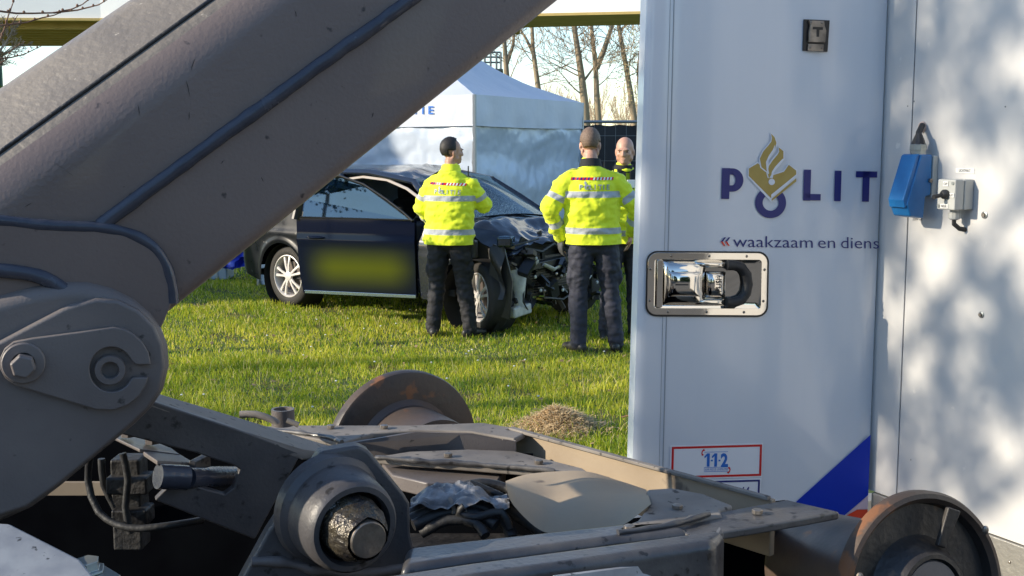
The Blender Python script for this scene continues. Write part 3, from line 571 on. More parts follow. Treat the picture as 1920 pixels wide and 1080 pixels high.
# black pan and sheets put in for the shade inside the frame
MB().box((-.1, 1.75, .72), (2.6, 2.1, .08), Matrix.Rotation(rad(20), 3, 'Z')).ob('shade_pan', m_void, truck)
MB().prism([P(-80, 770, 2.42), P(280, 785, 2.42), P(440, 815, 2.4), P(640, 860, 2.3), P(770, 1000, 2.2), P(770, 1240, 2.2), P(-80, 1240, 2.42)], V((0, .03, 0))).ob('shade_sheet', m_void, truck)
MB().prism([P(60, 905, 2.3), P(232, 905, 2.3), P(232, 929, 2.3), P(60, 929, 2.3)], V((0, .01, 0))).ob('sunlit_ground_strip', m_tan, truck)  # tan strip stands in for sunlit ground seen under the truck
MB().prism([P(640, 850, 2.45), P(1000, 855, 2.3), P(1000, 1040, 2.15), P(640, 1040, 2.15)], V((0, .02, 0))).ob('shade_sheet', m_void, truck)
MB().prism([P(1330, 985, 2.4), P(1600, 975, 2.4), P(1700, 1200, 2.4), P(1330, 1200, 2.4)], V((0, .03, 0))).ob('shade_sheet', m_void, truck)
m_face = mat('dark_roller_face', (.022, .020, .020), (.04, .035, .032), 9, rough=.35, rough2=.55, bump=.5, bs=50, bdist=.004, c3=(.10, .06, .035), s3=30, t3=.66)
# guide rollers
def roller(c, axn, R, side, label):
    r = MB().lathe([(-.30, .3 * R), (-.30, .58 * R), (-.285, .61 * R), (-.03, .61 * R), (-.016, .68 * R)] if side > 0 else [(.016, .66 * R), (.03, .60 * R), (.13, .585 * R), (.17, .57 * R), (.17, .3 * R)], c, axn, 64).ob('guide_roller', m_rust2, truck, label=label)
    if side > 0:
        MB().lathe([(-.018, .6 * R), (-.020, .96 * R), (-.012, R), (.004, R), (.012, .975 * R), (.014, .93 * R), (.006, .885 * R)], c, axn, 96).ob('flange', m_rust, r)
        MB().lathe([(.006, .887 * R), (-.010, .865 * R), (-.013, .56 * R), (.0, .50 * R), (.022, .44 * R), (.030, .40 * R), (.030, .36 * R), (.018, .34 * R), (.018, .33 * R)], c, axn, 96).ob('flange_face', m_face, r)
        MB().lathe([(.018, .345 * R), (.026, .33 * R), (.026, 0)], c, axn, 40).ob('axle_end', m_paint2, r)
        u = V((0, 0, 1)); w = axn.cross(u).normalized()
        for a in (-22, 98, 218):
            dv = u * math.cos(rad(a)) + w * math.sin(rad(a)); q = axn.cross(dv)
            MB().prism([c + dv * (.48 * R) + q * .009, c + dv * (.88 * R) + q * .014, c + dv * (.88 * R) - q * .014, c + dv * (.48 * R) - q * .009], axn * .010).ob('rib', m_face, r, bev=.003)
        for a in (-52, 70): MB().ell(c + axn * .014 + (u * math.cos(rad(a)) + w * math.sin(rad(a))) * .90 * R, (.006, .005, .008), None, 8, 6).ob('weld_spot', m_steel, r)
    else:
        MB().lathe([(.016, .6 * R), (.016, .95 * R), (.012, .985 * R), (.004, R), (-.012, R), (-.018, .95 * R), (-.018, .1)], c, axn, 96).ob('flange', m_rust, r)
    return r
axn = V((.40, -.91, .17)).normalized()
roller(P(1728, 1112, 1.86), axn, .168, 1, 'near flanged roller with dark recessed face and orange rust edge')
roller(P(757, 846, 2.66), V((.52, -.85, .0)).normalized(), .190, -1, 'far rusty flanged roller standing above the grass edge')
MB().tube([P(1722, 1097, 1.86) - axn * .2, P(1722, 1097, 1.86) - axn * .34], .05, 20).ob('roller_axle', m_dark, truck)

# small hardware, welds and dirt on the frame
for x, y, z in ((1270, 953, 1.166), (1300, 975, 1.162), (1420, 962, 1.162), (1180, 992, 1.167), (840, 855, 1.132), (1010, 868, 1.132), (620, 802, 1.156), (720, 802, 1.156)):
    MB().lathe([(0, .009), (.006, .009), (.007, 0)], H(x, y, z), (0, 0, 1), 6).ob('frame_bolt', m_steel, truck, deg=20, bev=.0008)
for pts in ([H(1158, 998, 1.168), H(1250, 985, 1.168), H(1330, 964, 1.168)], [H(704, 858, 1.132), H(775, 863, 1.132), H(880, 869, 1.132), H(1040, 883, 1.132)], [H(470, 801, 1.157), H(600, 817, 1.157), H(640, 830, 1.157)]):
    bead(pts, .005, m=m_frame, parent=truck, jit=.5, step=.008)
bead([PP(x, y, PV0 + pvn * .001, pvn) for x, y in [(470, 1052), (520, 1052), (600, 1070), (700, 1075), (780, 1058)]], .008, m=m_paint2, parent=pvo, jit=.5, step=.008)
for pts, r_ in (([(775, 985, 1.9), (830, 962, 1.92), (890, 962, 1.92), (930, 985, 1.9)], .010), ([(790, 1000, 1.9), (840, 975, 1.9), (890, 980, 1.9), (910, 1005, 1.88)], .009), ([(860, 915, 2.05), (900, 905, 2.05), (950, 915, 2.05), (1000, 950, 2.0), (1035, 990, 1.96)], .008)):
    bead([P(*p) for p in pts], r_, m=m_rub, parent=truck, name='hose', jit=.06, step=.015)

# ================================================================== BRIDGE, STAIR, LEFT TREES, FAR TREES
m_oliv = mat('olive_yellow_girder', (.60, .43, .15), (.52, .37, .12), 3, rough=.6)
m_wpar = mat('white_bridge_panel', (.90, .89, .86), (.88, .87, .84), 1, rough=.5)
bridge = thing('bridge', 'yellow girder bridge with tall white side panels crossing behind the trees and tent', 'bridge', (0, 30, 0))
ZS = 4.45
nearE = [H(x, y, ZS) for x, y in [(-500, 34), (190, 37), (975, 29), (1215, 24), (1700, 14)]]
farE = [H(x, y, ZS) for x, y in [(-500, 78), (125, 76), (975, 52), (1215, 46), (1700, 36)]]
MB().prism([*nearE, *farE[::-1]], V((0, 0, .25))).ob('deck_soffit', m_oliv, bridge)
for a, b in zip(nearE, nearE[1:]):
    d_ = (b - a).normalized(); q = V((d_.y, -d_.x, 0))
    MB().prism([a + q * .03 + V((0, 0, .03)), b + q * .03 + V((0, 0, .03)), b + q * .03 + V((0, 0, 3.6)), a + q * .03 + V((0, 0, 3.6))], -q * .15).ob('side_panel', m_wpar, bridge)
    MB().prism([a - q * .02 - V((0, 0, .03)), b - q * .02 - V((0, 0, .03)), b - q * .02 + V((0, 0, .025)), a - q * .02 + V((0, 0, .025))], q * .12).ob('edge_girder', m_oliv, bridge)
for i in range(8):
    t = (i + .8) / 8.3; a = nearE[0].lerp(farE[0], t); b = nearE[1].lerp(farE[1], t); c = nearE[2].lerp(farE[2], t)
    MB().prism([a, b, c, c - V((0, 0, .16)), b - V((0, 0, .16)), a - V((0, 0, .16))], V((0, .12, 0))).ob('rib_girder', m_oliv, bridge)
for x in (-32, 38): MB().box((x, 30, 2.1), (1.2, 3, 4.7)).ob('pier', mat('pier_concrete', (.3, .29, .27), rough=.8), bridge)

m_gs = mat('stair_steel', (.10, .12, .13), rough=.5, metal=.3)
st = thing('steel_stair', 'small grey steel stair and railed platform rising behind the tent roof', 'stair', tuple(P(920, 300, 23)))
q0 = lambda x, y, dy=0: P(x, y, 23 + dy)
MB().prism([q0(885, 128), q0(943, 129), q0(943, 132), q0(885, 131)], V((0, 1.0, 0))).ob('platform', m_gs, st)
for x in (897, 909, 920, 931, 939):
    for dy in (0, .95): MB().tube([q0(x, 129, dy), q0(x, 98, dy)], .022, 5).ob('rail_post', m_gs, st)
for y in (98, 107, 117):
    for dy in (0, .95): MB().tube([q0(896, y, dy), q0(939, y, dy)], .018, 5).ob('handrail', m_gs, st)
MB().prism([q0(868, 88), q0(876, 86), q0(913, 126), q0(906, 130)], V((0, .05, 0))).ob('stringer', m_gs, st)
for i in range(7): MB().box(q0(872 + i * 6, 94 + i * 5.5) + V((0, .5, 0)), (.14, .9, .03)).ob('tread', m_gs, st)
MB().tube([q0(868, 66), q0(908, 98)], .02, 5).ob('handrail', m_gs, st)
MB().tube([q0(905, 130, .5), V((q0(905, 130, .5).x, 23.5, 0))], .08, 6).ob('post', m_gs, st)

m_bark = mat('bark', (.26, .20, .13), (.36, .28, .18), 6, rough=.9, stretch=(1, 1, .2), bump=.6, bs=20)
m_twig = mat('twig_bark', (.28, .20, .13), (.38, .28, .18), 3, rough=.9)
def branch(mb, p, d, L, r, lev, seg=5, spread=.7, up=.15, kids=4, rmin=.004, wob=.18, rnd=random, tip=.25):
    n = max(3, int(4 + lev)); pts = [V(p)]; dirs = []; dd_ = V(d).normalized()
    for i in range(n):
        dd_ = (dd_ + V((rnd.gauss(0, wob), rnd.gauss(0, wob), rnd.gauss(0, wob) + up * .5)) * .6).normalized(); dirs.append(dd_.copy()); pts.append(pts[-1] + dd_ * L / n)
    rs = [max(r * (1 - (1 - tip) * i / n), rmin) for i in range(n + 1)]
    mb.tube(pts, rs, seg if lev > 1 else 3, cap=False)
    if lev <= 0: return
    for k in range(kids):
        t = .25 + .72 * (k + rnd.random()) / kids; i = min(int(t * n), n - 1); q = pts[i].lerp(pts[i + 1], t * n - i)
        a = rnd.random() * 6.283; ax_ = dirs[i]; u = ax_.orthogonal().normalized(); w = ax_.cross(u)
        nd = (ax_ + (u * math.cos(a) + w * math.sin(a)) * spread * rnd.uniform(.7, 1.3) + V((0, 0, up))).normalized()
        branch(mb, q, nd, L * rnd.uniform(.42, .62) * (1.15 - .5 * t), max(rs[i] * .55, rmin), lev - 1, seg, spread, up, kids, rmin, wob * 1.1, rnd, tip)
def tree(label, base, trunkpts, rad_, forks, seed, name='bare_tree', group=None, kids=6, lev=3, L=2.6, cat='tree', rmin=.012, t0=.35, spread=.9, nb=16, buds=0, r0=.34):
    rnd = random.Random(seed); o = thing(name, label, cat, tuple(base), group=group)
    n = len(trunkpts); rs = [rad_ * (1 - .65 * i / (n - 1)) for i in range(n)]
    tb = MB(); tb.tube(trunkpts, rs, 10); allp = [(trunkpts, rs)]
    for f, fr in forks: tb.tube(f, [fr * (1 - .6 * i / (len(f) - 1)) for i in range(len(f))], 8); allp.append((f, [fr * .7] * len(f)))
    tb.ob('trunk', m_bark, o, deg=60)
    cb_ = MB()
    for pts, rr in allp:
        pts = [V(p) for p in pts]
        for k in range(nb if pts is not allp[0][0] else nb):
            t = t0 + (1 - t0) * (k + rnd.random()) / nb; x = t * (len(pts) - 1); i = min(int(x), len(pts) - 2); q = pts[i].lerp(pts[i + 1], x - i)
            a = rnd.random() * 6.283; d = V((math.cos(a), math.sin(a) * .8, rnd.uniform(.25, .9)))
            branch(cb_, q, d, L * rnd.uniform(.6, 1.15) * (1.1 - .5 * t), rr[i] * r0, lev, 5, spread, .12, kids, rmin, .16, rnd)
    if buds:
        for v in rnd.sample(cb_.v, min(buds, len(cb_.v))):
            c = v + V((rnd.gauss(0, .03), rnd.gauss(0, .03), rnd.gauss(0, .03))); u = V((rnd.gauss(0, 1), rnd.gauss(0, 1), rnd.gauss(0, 1))).normalized(); q = u.orthogonal().normalized() * rnd.uniform(.008, .02); u *= rnd.uniform(.015, .038)
            cb_.add([c - u, c + q, c + u, c - q], [(0, 1, 2, 3)])
    cb_.ob('crown', m_twig, o, deg=0)
    return o
def tpx(lst, Y): return [P(x, y, Y) for x, y in lst]
YT = 46
def ftree(label, pts, forks, seed, Y=YT, r=.16, **k):
    base = V((P(*pts[0], Y).x, Y, 0)); tp = [base + V((0, 0, .0))] + tpx(pts, Y)
    tree(label, base, tp, r, [(tpx(f, Y), fr) for f, fr in forks], seed, group='bare trees in the row behind the fence', **k)
kw = dict(rmin=.009, L=2.6, nb=8, lev=2, kids=5, t0=.45, r0=.2)
ftree('bare tree nearest the steel stair, forking above the tent roof', [(960, 227), (950, 140), (945, 70), (938, 20)], [([(948, 125), (962, 85), (966, 40)], .09)], 1, **kw)
ftree('bare tree leaning left right of the steel stair', [(1020, 227), (1009, 165), (999, 90), (996, 10)], [([(1000, 100), (985, 70), (968, 45)], .07)], 2, **kw)
ftree('thickest bare tree, leaning left over the tent corner', [(1098, 232), (1097, 200), (1090, 140), (1078, 60), (1072, -10)], [([(1096, 150), (1112, 128), (1120, 118)], .05)], 3, r=.22, **kw)
ftree('straight bare tree forking into a V right of the thickest one', [(1122, 232), (1119, 180), (1117, 130), (1110, 60), (1106, 0)], [([(1118, 128), (1132, 95), (1147, 50), (1152, 0)], .13)], 4, **kw)
ftree('leaning bare tree near the open door with reddish buds', [(1190, 232), (1183, 180), (1173, 120), (1160, 50), (1155, 0)], [([(1160, 60), (1176, 45), (1185, 20)], .06)], 5, **kw)
ftree('thin bare tree right beside the open door edge', [(1203, 232), (1199, 180), (1196, 130), (1201, 90), (1212, 60)], [], 6, r=.10, **kw)
ftree('bare tree hidden partly by the open door', [(1240, 232), (1236, 120), (1230, 10)], [], 8, **kw)
# buds
rb = random.Random(5); mb = MB()
for i in range(900):
    x = rb.gauss(1180, 26); y = rb.uniform(45, 200); p = P(x, y, YT + rb.uniform(-1.5, 1.5)); s_ = rb.uniform(.02, .055)
    mb.add([p, p + V((s_, 0, s_ * .5)), p + V((0, s_, s_))], [(0, 1, 2)])
tag(mb.ob('tree_buds', mat('buds', (.38, .26, .12), (.30, .30, .08), 1, rough=.8), deg=0), kind='stuff')
# low scrub skyline
mb = MB(); rb = random.Random(9)
for i in range(48):
    x = rb.uniform(930, 1260); h = rb.uniform(8, 34); b_ = P(x, 232, 60 + rb.uniform(-6, 6)); b_.z = 0
    branch(mb, b_, V((rb.gauss(0, .12), 0, 1)), (268 - 226 + h) / 2200 * 60 + 1.6, .035, 2, 3, .55, .3, 7, .008, .1, rb)
tag(mb.ob('scrub', m_twig, deg=0), kind='stuff')
far = MB(); rb = random.Random(3)
far.grid(lambda u, v: V((-260 + 520 * u, 230 + 12 * math.sin(u * 40), (3.4 + 1.6 * noise.noise(V((u * 60, 0, 0))) + .8 * noise.noise(V((u * 240, 4, 0)))) * v)), 500, 1)
tag(far.ob('far_woodland', mat('far_wood', (.26, .22, .15), (.20, .19, .12), .3, rough=1), deg=0), kind='stuff')

# left edge: bare garden tree, hedge, lamp post, near twigs
lb = P(-30, 160, 13); lb.z = 0
tree('bare fine-twigged tree at the left edge under the bridge', lb, [lb, P(-30, 260, 13), P(-25, 180, 13), P(-15, 130, 13), P(0, 95, 13)], .08, [], 21, kids=5, lev=3, L=.75, rmin=.0022, nb=10, t0=.62)
nb_ = thing('overhanging_branch', 'thin reddish budded branch hanging in from the upper left corner', 'branch', tuple(P(-60, 60, 5)))
m_tw2 = mat('red_twig', (.16, .075, .04), (.22, .11, .06), 20, rough=.7)
def twig(pts, r, Y=5):
    pts = [P(x, y, Y + .2 * math.sin(x * .01)) for x, y in pts]; mb = MB(); mb.tube(pts, [r * (1 - .6 * i / (len(pts) - 1)) for i in range(len(pts))], 6)
    for a, b in zip(pts, pts[1:]):
        k = max(1, int((b - a).length / .045))
        for j in range(k): c = a.lerp(b, (j + .5) / k); mb.ell(c + V((0, 0, r * .8)), (r * 1.3, r * 1.1, r * 1.6), None, 6, 4)
    mb.ob('twig', m_tw2, nb_, deg=80)
twig([(-80, 5), (0, 21), (30, 25), (60, 25), (100, 24), (135, 17), (155, 8), (175, -8)], .005)
twig([(100, 24), (145, 19), (185, 9), (205, -3)], .0042)
twig([(-40, 70), (0, 48), (50, 42), (80, 33), (100, 29), (125, 19)], .0045)
twig([(-20, 110), (0, 75), (8, 55), (16, 28), (22, 12), (28, -5)], .0045)
twig([(10, 52), (22, 45), (34, 28)], .003)
twig([(-20, 112), (20, 108), (45, 102), (78, 86)], .005, 7)
twig([(-20, 135), (10, 112), (25, 90), (48, 78)], .004, 7)
hd = MB(); rb = random.Random(4)
for i in range(2600):
    p = P(-30 + rb.gauss(0, 28), 185 + abs(rb.gauss(0, 1)) * 30 - 20, 9 + rb.uniform(0, .8)); a = V((rb.gauss(0, 1), rb.gauss(0, 1), rb.gauss(0, 1))).normalized() * .03; b = a.orthogonal().normalized() * .02
    hd.add([p - a, p + b, p + a, p - b], [(0, 1, 2, 3)])
hg = thing('hedge', 'small bright green hedge top at the left edge behind the arm', 'hedge', tuple(P(-30, 300, 9.4)))
hd.ob('foliage', mat('hedge_leaf', (.08, .14, .02), (.12, .17, .03), 5, rough=.6), hg, deg=0)
MB().tube([P(-30, 150, 9.4), V((P(-30, 150, 9.4).x, 9.4, 0))], [.02, .05], 6).ob('stem', m_bark, hg)
lp_ = thing('lamp_post', 'slim dark green post at the very left edge', 'post', (P(-2, 150, 16).x, 16, 0))
MB().tube([(P(-1, 150, 16).x, 16, 0), P(-1, 122, 16)], .035, 8).ob('pole', mat('green_pole', (.02, .08, .05), rough=.4), lp_)
MB().lathe([(0, .04), (.02, .05), (.06, .045), (.08, 0)], P(-1, 122, 16), (0, 0, 1), 10).ob('cap', m_black, lp_)

# trees standing left of the view, which throw the dappled shade
def shade_tree(label, x, y, h, seed, **k):
    tree(label, (x, y, 0), [V((x, y, 0)), V((x + .1, y, h * .3)), V((x - .1, y + .15, h * .6)), V((x + .1, y, h))], .2, [], seed, group='bare trees left of the truck', **k)
tree('budding tree left of the truck, nearest the trailer side', (-7.5, 2.05, 0), [V((-7.5, 2.05, 0)), V((-7.45, 2.0, 2.2)), V((-7.5, 1.75, 4.0)), V((-7.5, 1.5, 5.6))], .10,
     [([V((-7.45, 1.98, 2.8)), V((-7.5, 1.3, 3.8)), V((-7.5, .7, 4.5)), V((-7.5, .2, 4.9))], .028), ([V((-7.5, 1.8, 3.7)), V((-7.5, 1.0, 4.9)), V((-7.5, .4, 5.7))], .026), ([V((-7.5, 1.9, 3.0)), V((-7.4, 1.2, 5.4)), V((-7.5, 1.0, 6.3))], .024)],
     31, group='bare trees left of the truck', lev=3, kids=6, L=.75, nb=13, t0=.3, rmin=.004, r0=.35, buds=5200)
shade_tree('bare tree left of the truck beyond the arm', -17, 3.4, 9, 32, lev=2, kids=6, L=2.8, nb=6, t0=.25, rmin=.02)
shade_tree('bare tree left of the grass field', -24, 3.5, 10, 33, lev=2, kids=6, L=3.0, nb=6, t0=.2, rmin=.02)

def evergreen(x, y, h, w, seed):  # unseen evergreens added to shade the tent and darken sides facing the camera
    r_ = random.Random(seed); o = thing('added_conifer', ('dense evergreen tree added unseen left of the lawn to shade the tent, ' + ('the slimmer one nearer the truck' if seed == 41 else 'the broader one farther back')) if seed < 50 else ('evergreen tree %s in the row added unseen behind the camera to darken facing sides' % ('leftmost', 'second from left', 'third from left', 'tallest', 'lowest', 'third from right', 'second from right', 'rightmost')[seed - 50]), 'tree', (x, y, 0)); mb = MB()
    for i in range(9000):
        z = h * (.04 + .94 * r_.random()); rr_ = w * (1 - (z / h) ** 3) ** .5 * (.55 + .45 * r_.random() ** .4); a = r_.random() * 6.283; c = V((x + rr_ * math.cos(a), y + rr_ * math.sin(a), z)); u = V((r_.gauss(0, 1), r_.gauss(0, 1), r_.gauss(0, 1))).normalized(); q = u.orthogonal().normalized() * .10; u *= .16
        mb.add([c - u, c + q, c + u, c - q], [(0, 1, 2, 3)])
    mb.ob('crown', mat('conifer_leaf', (.035, .07, .025), (.05, .09, .03), 3, rough=.8), o, deg=0); MB().tube([(x, y, 0), (x, y, h * .95)], [.2, .03], 8).ob('trunk', m_bark, o)
evergreen(-16, 11.35, 10.0, 1.8, 41)
evergreen(-17, 13.6, 9.5, 1.7, 42)
for i, (x, y, h, w) in enumerate(((-21, -13, 7, 2.4), (-15, -15, 8.5, 2.6), (-9.5, -14, 6.2, 2.3), (-3.2, -16, 9, 2.5), (2.4, -14.5, 6.5, 2.2), (8.5, -15, 8, 2.7), (15, -13, 7.2, 2.5), (22, -12, 8.8, 2.8))): evergreen(x, y, h, w, 50 + i)

# ================================================================== FENCE
fence = thing('construction_fence', 'mesh construction fence covered with black cloth between the tent and the open door', 'fence', (1.3, 16.6, 0))
FY = 16.6
m_cloth = mat('black_fence_cloth', (.022, .022, .026), (.035, .034, .038), 4, rough=.7, bump=.8, bs=3, bdist=.06, stretch=(1, 1, .5))
m_fw = mat('fence_wire', (.30, .31, .32), rough=.4, metal=.6)
fz = (268 - 229) / 2200 * FY + HC
for k in range(2):
    x0 = P(1075, 229, FY).x - .3 + k * 3.3
    MB().grid(lambda u, v: V((x0 + .04 + 3.2 * u, FY + .04 + .03 * noise.noise(V((u * 9, v * 4, k))), .1 + (fz - .14) * v - (.008 * (1 - math.cos(u * 66)) if v > .97 else 0))), 50, 20).ob('cloth', m_cloth, fence, deg=80)
    for a, b in (((x0, .08), (x0, fz)), ((x0 + 3.27, .08), (x0 + 3.27, fz)), ((x0, fz), (x0 + 3.27, fz)), ((x0, .2), (x0 + 3.27, .2))):
        MB().tube([(a[0], FY, a[1]), (b[0], FY, b[1])], .021, 8).ob('frame_tube', m_fw, fence)
    for i in range(1, 22): MB().tube([(x0 + i * .149, FY, .2), (x0 + i * .149, FY, fz)], .0025, 4).ob('wire', m_fw, fence)
    for z in (.75, 1.15, 1.5, 1.85): MB().tube([(x0, FY - .004, z), (x0 + 3.27, FY - .004, z)], .003, 4).ob('wire', m_fw, fence)
    MB().box((x0 + .1, FY, .07), (.6, .22, .14)).ob('block_foot', mat('fence_foot', (.2, .2, .19), rough=.9), fence, bev=.01)

# ================================================================== TENT
m_tent = mat('white_tent_cloth', (.58, .61, .68), (.54, .57, .64), 1.2, rough=.55, bump=.35, bs=3.0, bdist=.05)
m_tentw = mat('white_tent_sheet', (.52, .58, .66), (.48, .54, .62), 1.5, rough=.35, bump=.5, bs=2.2, bdist=.06)
tent = thing('police_tent', 'white pop up police tent with a printed valance behind the wrecked car', 'tent')
c0 = P(889, 177, 13.0); zt = c0.z; uR = V((.445, .895, 0)).normalized(); uL = V((-.895, .445, 0)).normalized(); TW = 3.02
ap = c0 + uR * TW / 2 + uL * TW / 2; ap.z = P(730, 44, ap.y).z
tent.location = (ap.x, ap.y, 0)
cs = [c0, c0 + uR * TW, c0 + uR * TW + uL * TW, c0 + uL * TW]
for c in cs: c.z = zt
for i in range(4):
    a, b = cs[i], cs[(i + 1) % 4]; out = (a + b - 2 * ap); out.z = 0; out.normalize()
    def roof(u, v):
        p = a.lerp(b, u).lerp(ap, v); s_ = 1 - v
        return p - V((0, 0, 1)) * (.16 * math.sin(v * math.pi) * .8 + .05 * math.sin(u * math.pi) * s_) + V((0, 0, .015 * noise.noise(p * 3)))
    MB().grid(roof, 24, 18).ob('roof_panel', m_tent, tent, deg=80)
    def val(u, v):
        p = a.lerp(b, u) + out * (.02 + (.3 if i == 3 else 1) * (.012 * noise.noise(V((u * 7 + i * 9, v * 2, 0))) * v + .01 * math.sin(u * 30 + i) * v)); p.z = zt - .34 * v - .012 * math.sin(u * math.pi) * v; return p
    MB().grid(val, 60, 6).ob('valance', m_tent, tent, deg=80)
    MB().grid(lambda u, v: val(u, .96 + .04 * v) + out * .004, 60, 1).ob('valance_hem', m_tent, tent, deg=80)
    def wall(u, v):
        p = a.lerp(b, u) + out * (-.03 + .05 * noise.noise(V((u * 4 + i * 5, v * 3.5, 1))) + .028 * abs(noise.noise(V((u * 9 + v * 5, v * 8 - u * 4, 3 + i)))) + .012 * abs(noise.noise(V((u * 22 - v * 14, v * 17 + u * 6, 7 + i)))) + .015 * math.sin(v * 22 + 2 * noise.noise(V((u * 3, 0, 0))))); p.z = .02 + (zt - .30) * (1 - v); return p
    MB().grid(wall, 110, 60).ob('side_sheet', m_tentw, tent, deg=80)
    MB().tube([V((a.x, a.y, 0)), V((a.x, a.y, zt))], .025, 6).ob('leg', m_fw, tent)
# POLITIE on the left valance
outL = (c0 + cs[3] - 2 * ap); outL.z = 0; outL.normalize()
def VL(px, py): return PP(px, py, c0 + outL * .030, outL)
def blk(ch, x, y, w, h, t):
    b = lambda x0, y0, x1, y1: [(x + x0 * w, y - y0 * h), (x + x1 * w, y - y0 * h), (x + x1 * w, y - y1 * h), (x + x0 * w, y - y1 * h)]
    k = t / w; j = t / h
    return {'P': [b(0, 0, k, 1), b(k, 1 - j, 1, 1), b(k, .42, 1, .42 + j), b(1 - k, .42 + j, 1, 1 - j)], 'O': [b(0, 0, k, 1), b(1 - k, 0, 1, 1), b(k, 0, 1 - k, j), b(k, 1 - j, 1 - k, 1)], 'L': [b(0, 0, k, 1), b(k, 0, 1, j)],
            'I': [b(.5 - k / 2, 0, .5 + k / 2, 1)], 'T': [b(.5 - k / 2, 0, .5 + k / 2, 1 - j), b(0, 1 - j, 1, 1)], 'E': [b(0, 0, k, 1), b(k, 0, 1, j), b(k, .5 - j / 2, .95, .5 + j / 2), b(k, 1 - j, 1, 1)]}[ch]
for ch, x in zip('POLITIE', (693, 712, 732, 748, 774, 788, 803)):
    mb = MB()
    for p in blk(ch, x, 214, 9.5, 15, 2.7): mb.add([VL(*q) for q in p], [(0, 1, 2, 3)])
    mb.ob('letter', m_lblue, tent, deg=0)
# blue tarp + grey crate behind the car
tp = MB(); tp.grid(lambda u, v: P(415 + 100 * u, 502 - 88 * v * (.6 + .4 * u) + 3 * math.sin(u * 9), 14.6 + .3 * v + .2 * noise.noise(V((u * 6, v * 6, 0)))), 24, 14)
for i, v in enumerate(tp.v): tp.v[i] = v + V((0, .05 * noise.noise(v * 7), .03 * noise.noise(v * 9)))
tpo = tp.ob('blue_tarp', mat('blue_tarp', (.01, .025, .30), (.012, .03, .36), 4, rough=.4, bump=.5, bs=8, bdist=.03), deg=60); tag(tpo, 'crumpled deep blue tarpaulin behind the rear of the wrecked car', 'tarpaulin')
cr = thing('grey_crate', 'pale grey plastic crate on the grass left of the wrecked car', 'crate', tuple(H(405, 527, 0)))
cc = H(402, 528, 0) + V((-.1, .25, .14)); MB().box(cc, (.5, .4, .26)).ob('crate_body', mat('crate_plastic', (.36, .42, .48), rough=.5), cr, bev=.02)
MB().box(cc + V((0, 0, .135)), (.53, .43, .03)).ob('crate_rim', mat('crate_rim', (.42, .48, .54), rough=.5), cr, bev=.008)
for s_ in (-.12, .12): MB().box(cc + V((s_, -.205, -.02)), (.03, .012, .2)).ob('crate_rib', m_gpl, cr, bev=.003)

#@@PART3
# ================================================================== WRECKED CAR (local x forward from rear axle, y left, z up)
m_car = mat('dark_blue_car_paint', (.010, .013, .024), (.014, .017, .028), 3, rough=.16, rough2=.26, coat=.7, c3=(.05, .048, .046), s3=16, t3=.7)
m_carf = mat('dusty_car_paint', (.004, .005, .009), (.010, .011, .015), 5, rough=.25, rough2=.4, spec=.3, c3=(.11, .105, .10), s3=14, t3=.67)
m_int = mat('car_interior', (.012, .012, .014), (.02, .02, .02), 6, rough=.7)
m_tyre = mat('tyre_rubber', (.016, .015, .014), (.032, .028, .025), 14, rough=.7, rough2=.85, bump=.2, bs=90, bdist=.002)
m_rim = mat('silver_alloy', (.72, .68, .66), (.64, .60, .57), 14, rough=.35, rough2=.5, metal=.25)
m_brake = mat('brake_steel', (.12, .10, .09), rough=.5, metal=.5)
m_wpl = mat('white_bracket_plastic', (.62, .64, .64), (.45, .46, .46), 16, rough=.4, bump=.3, bs=40)
m_seal = mat('pale_seal', (.45, .40, .36), rough=.6)
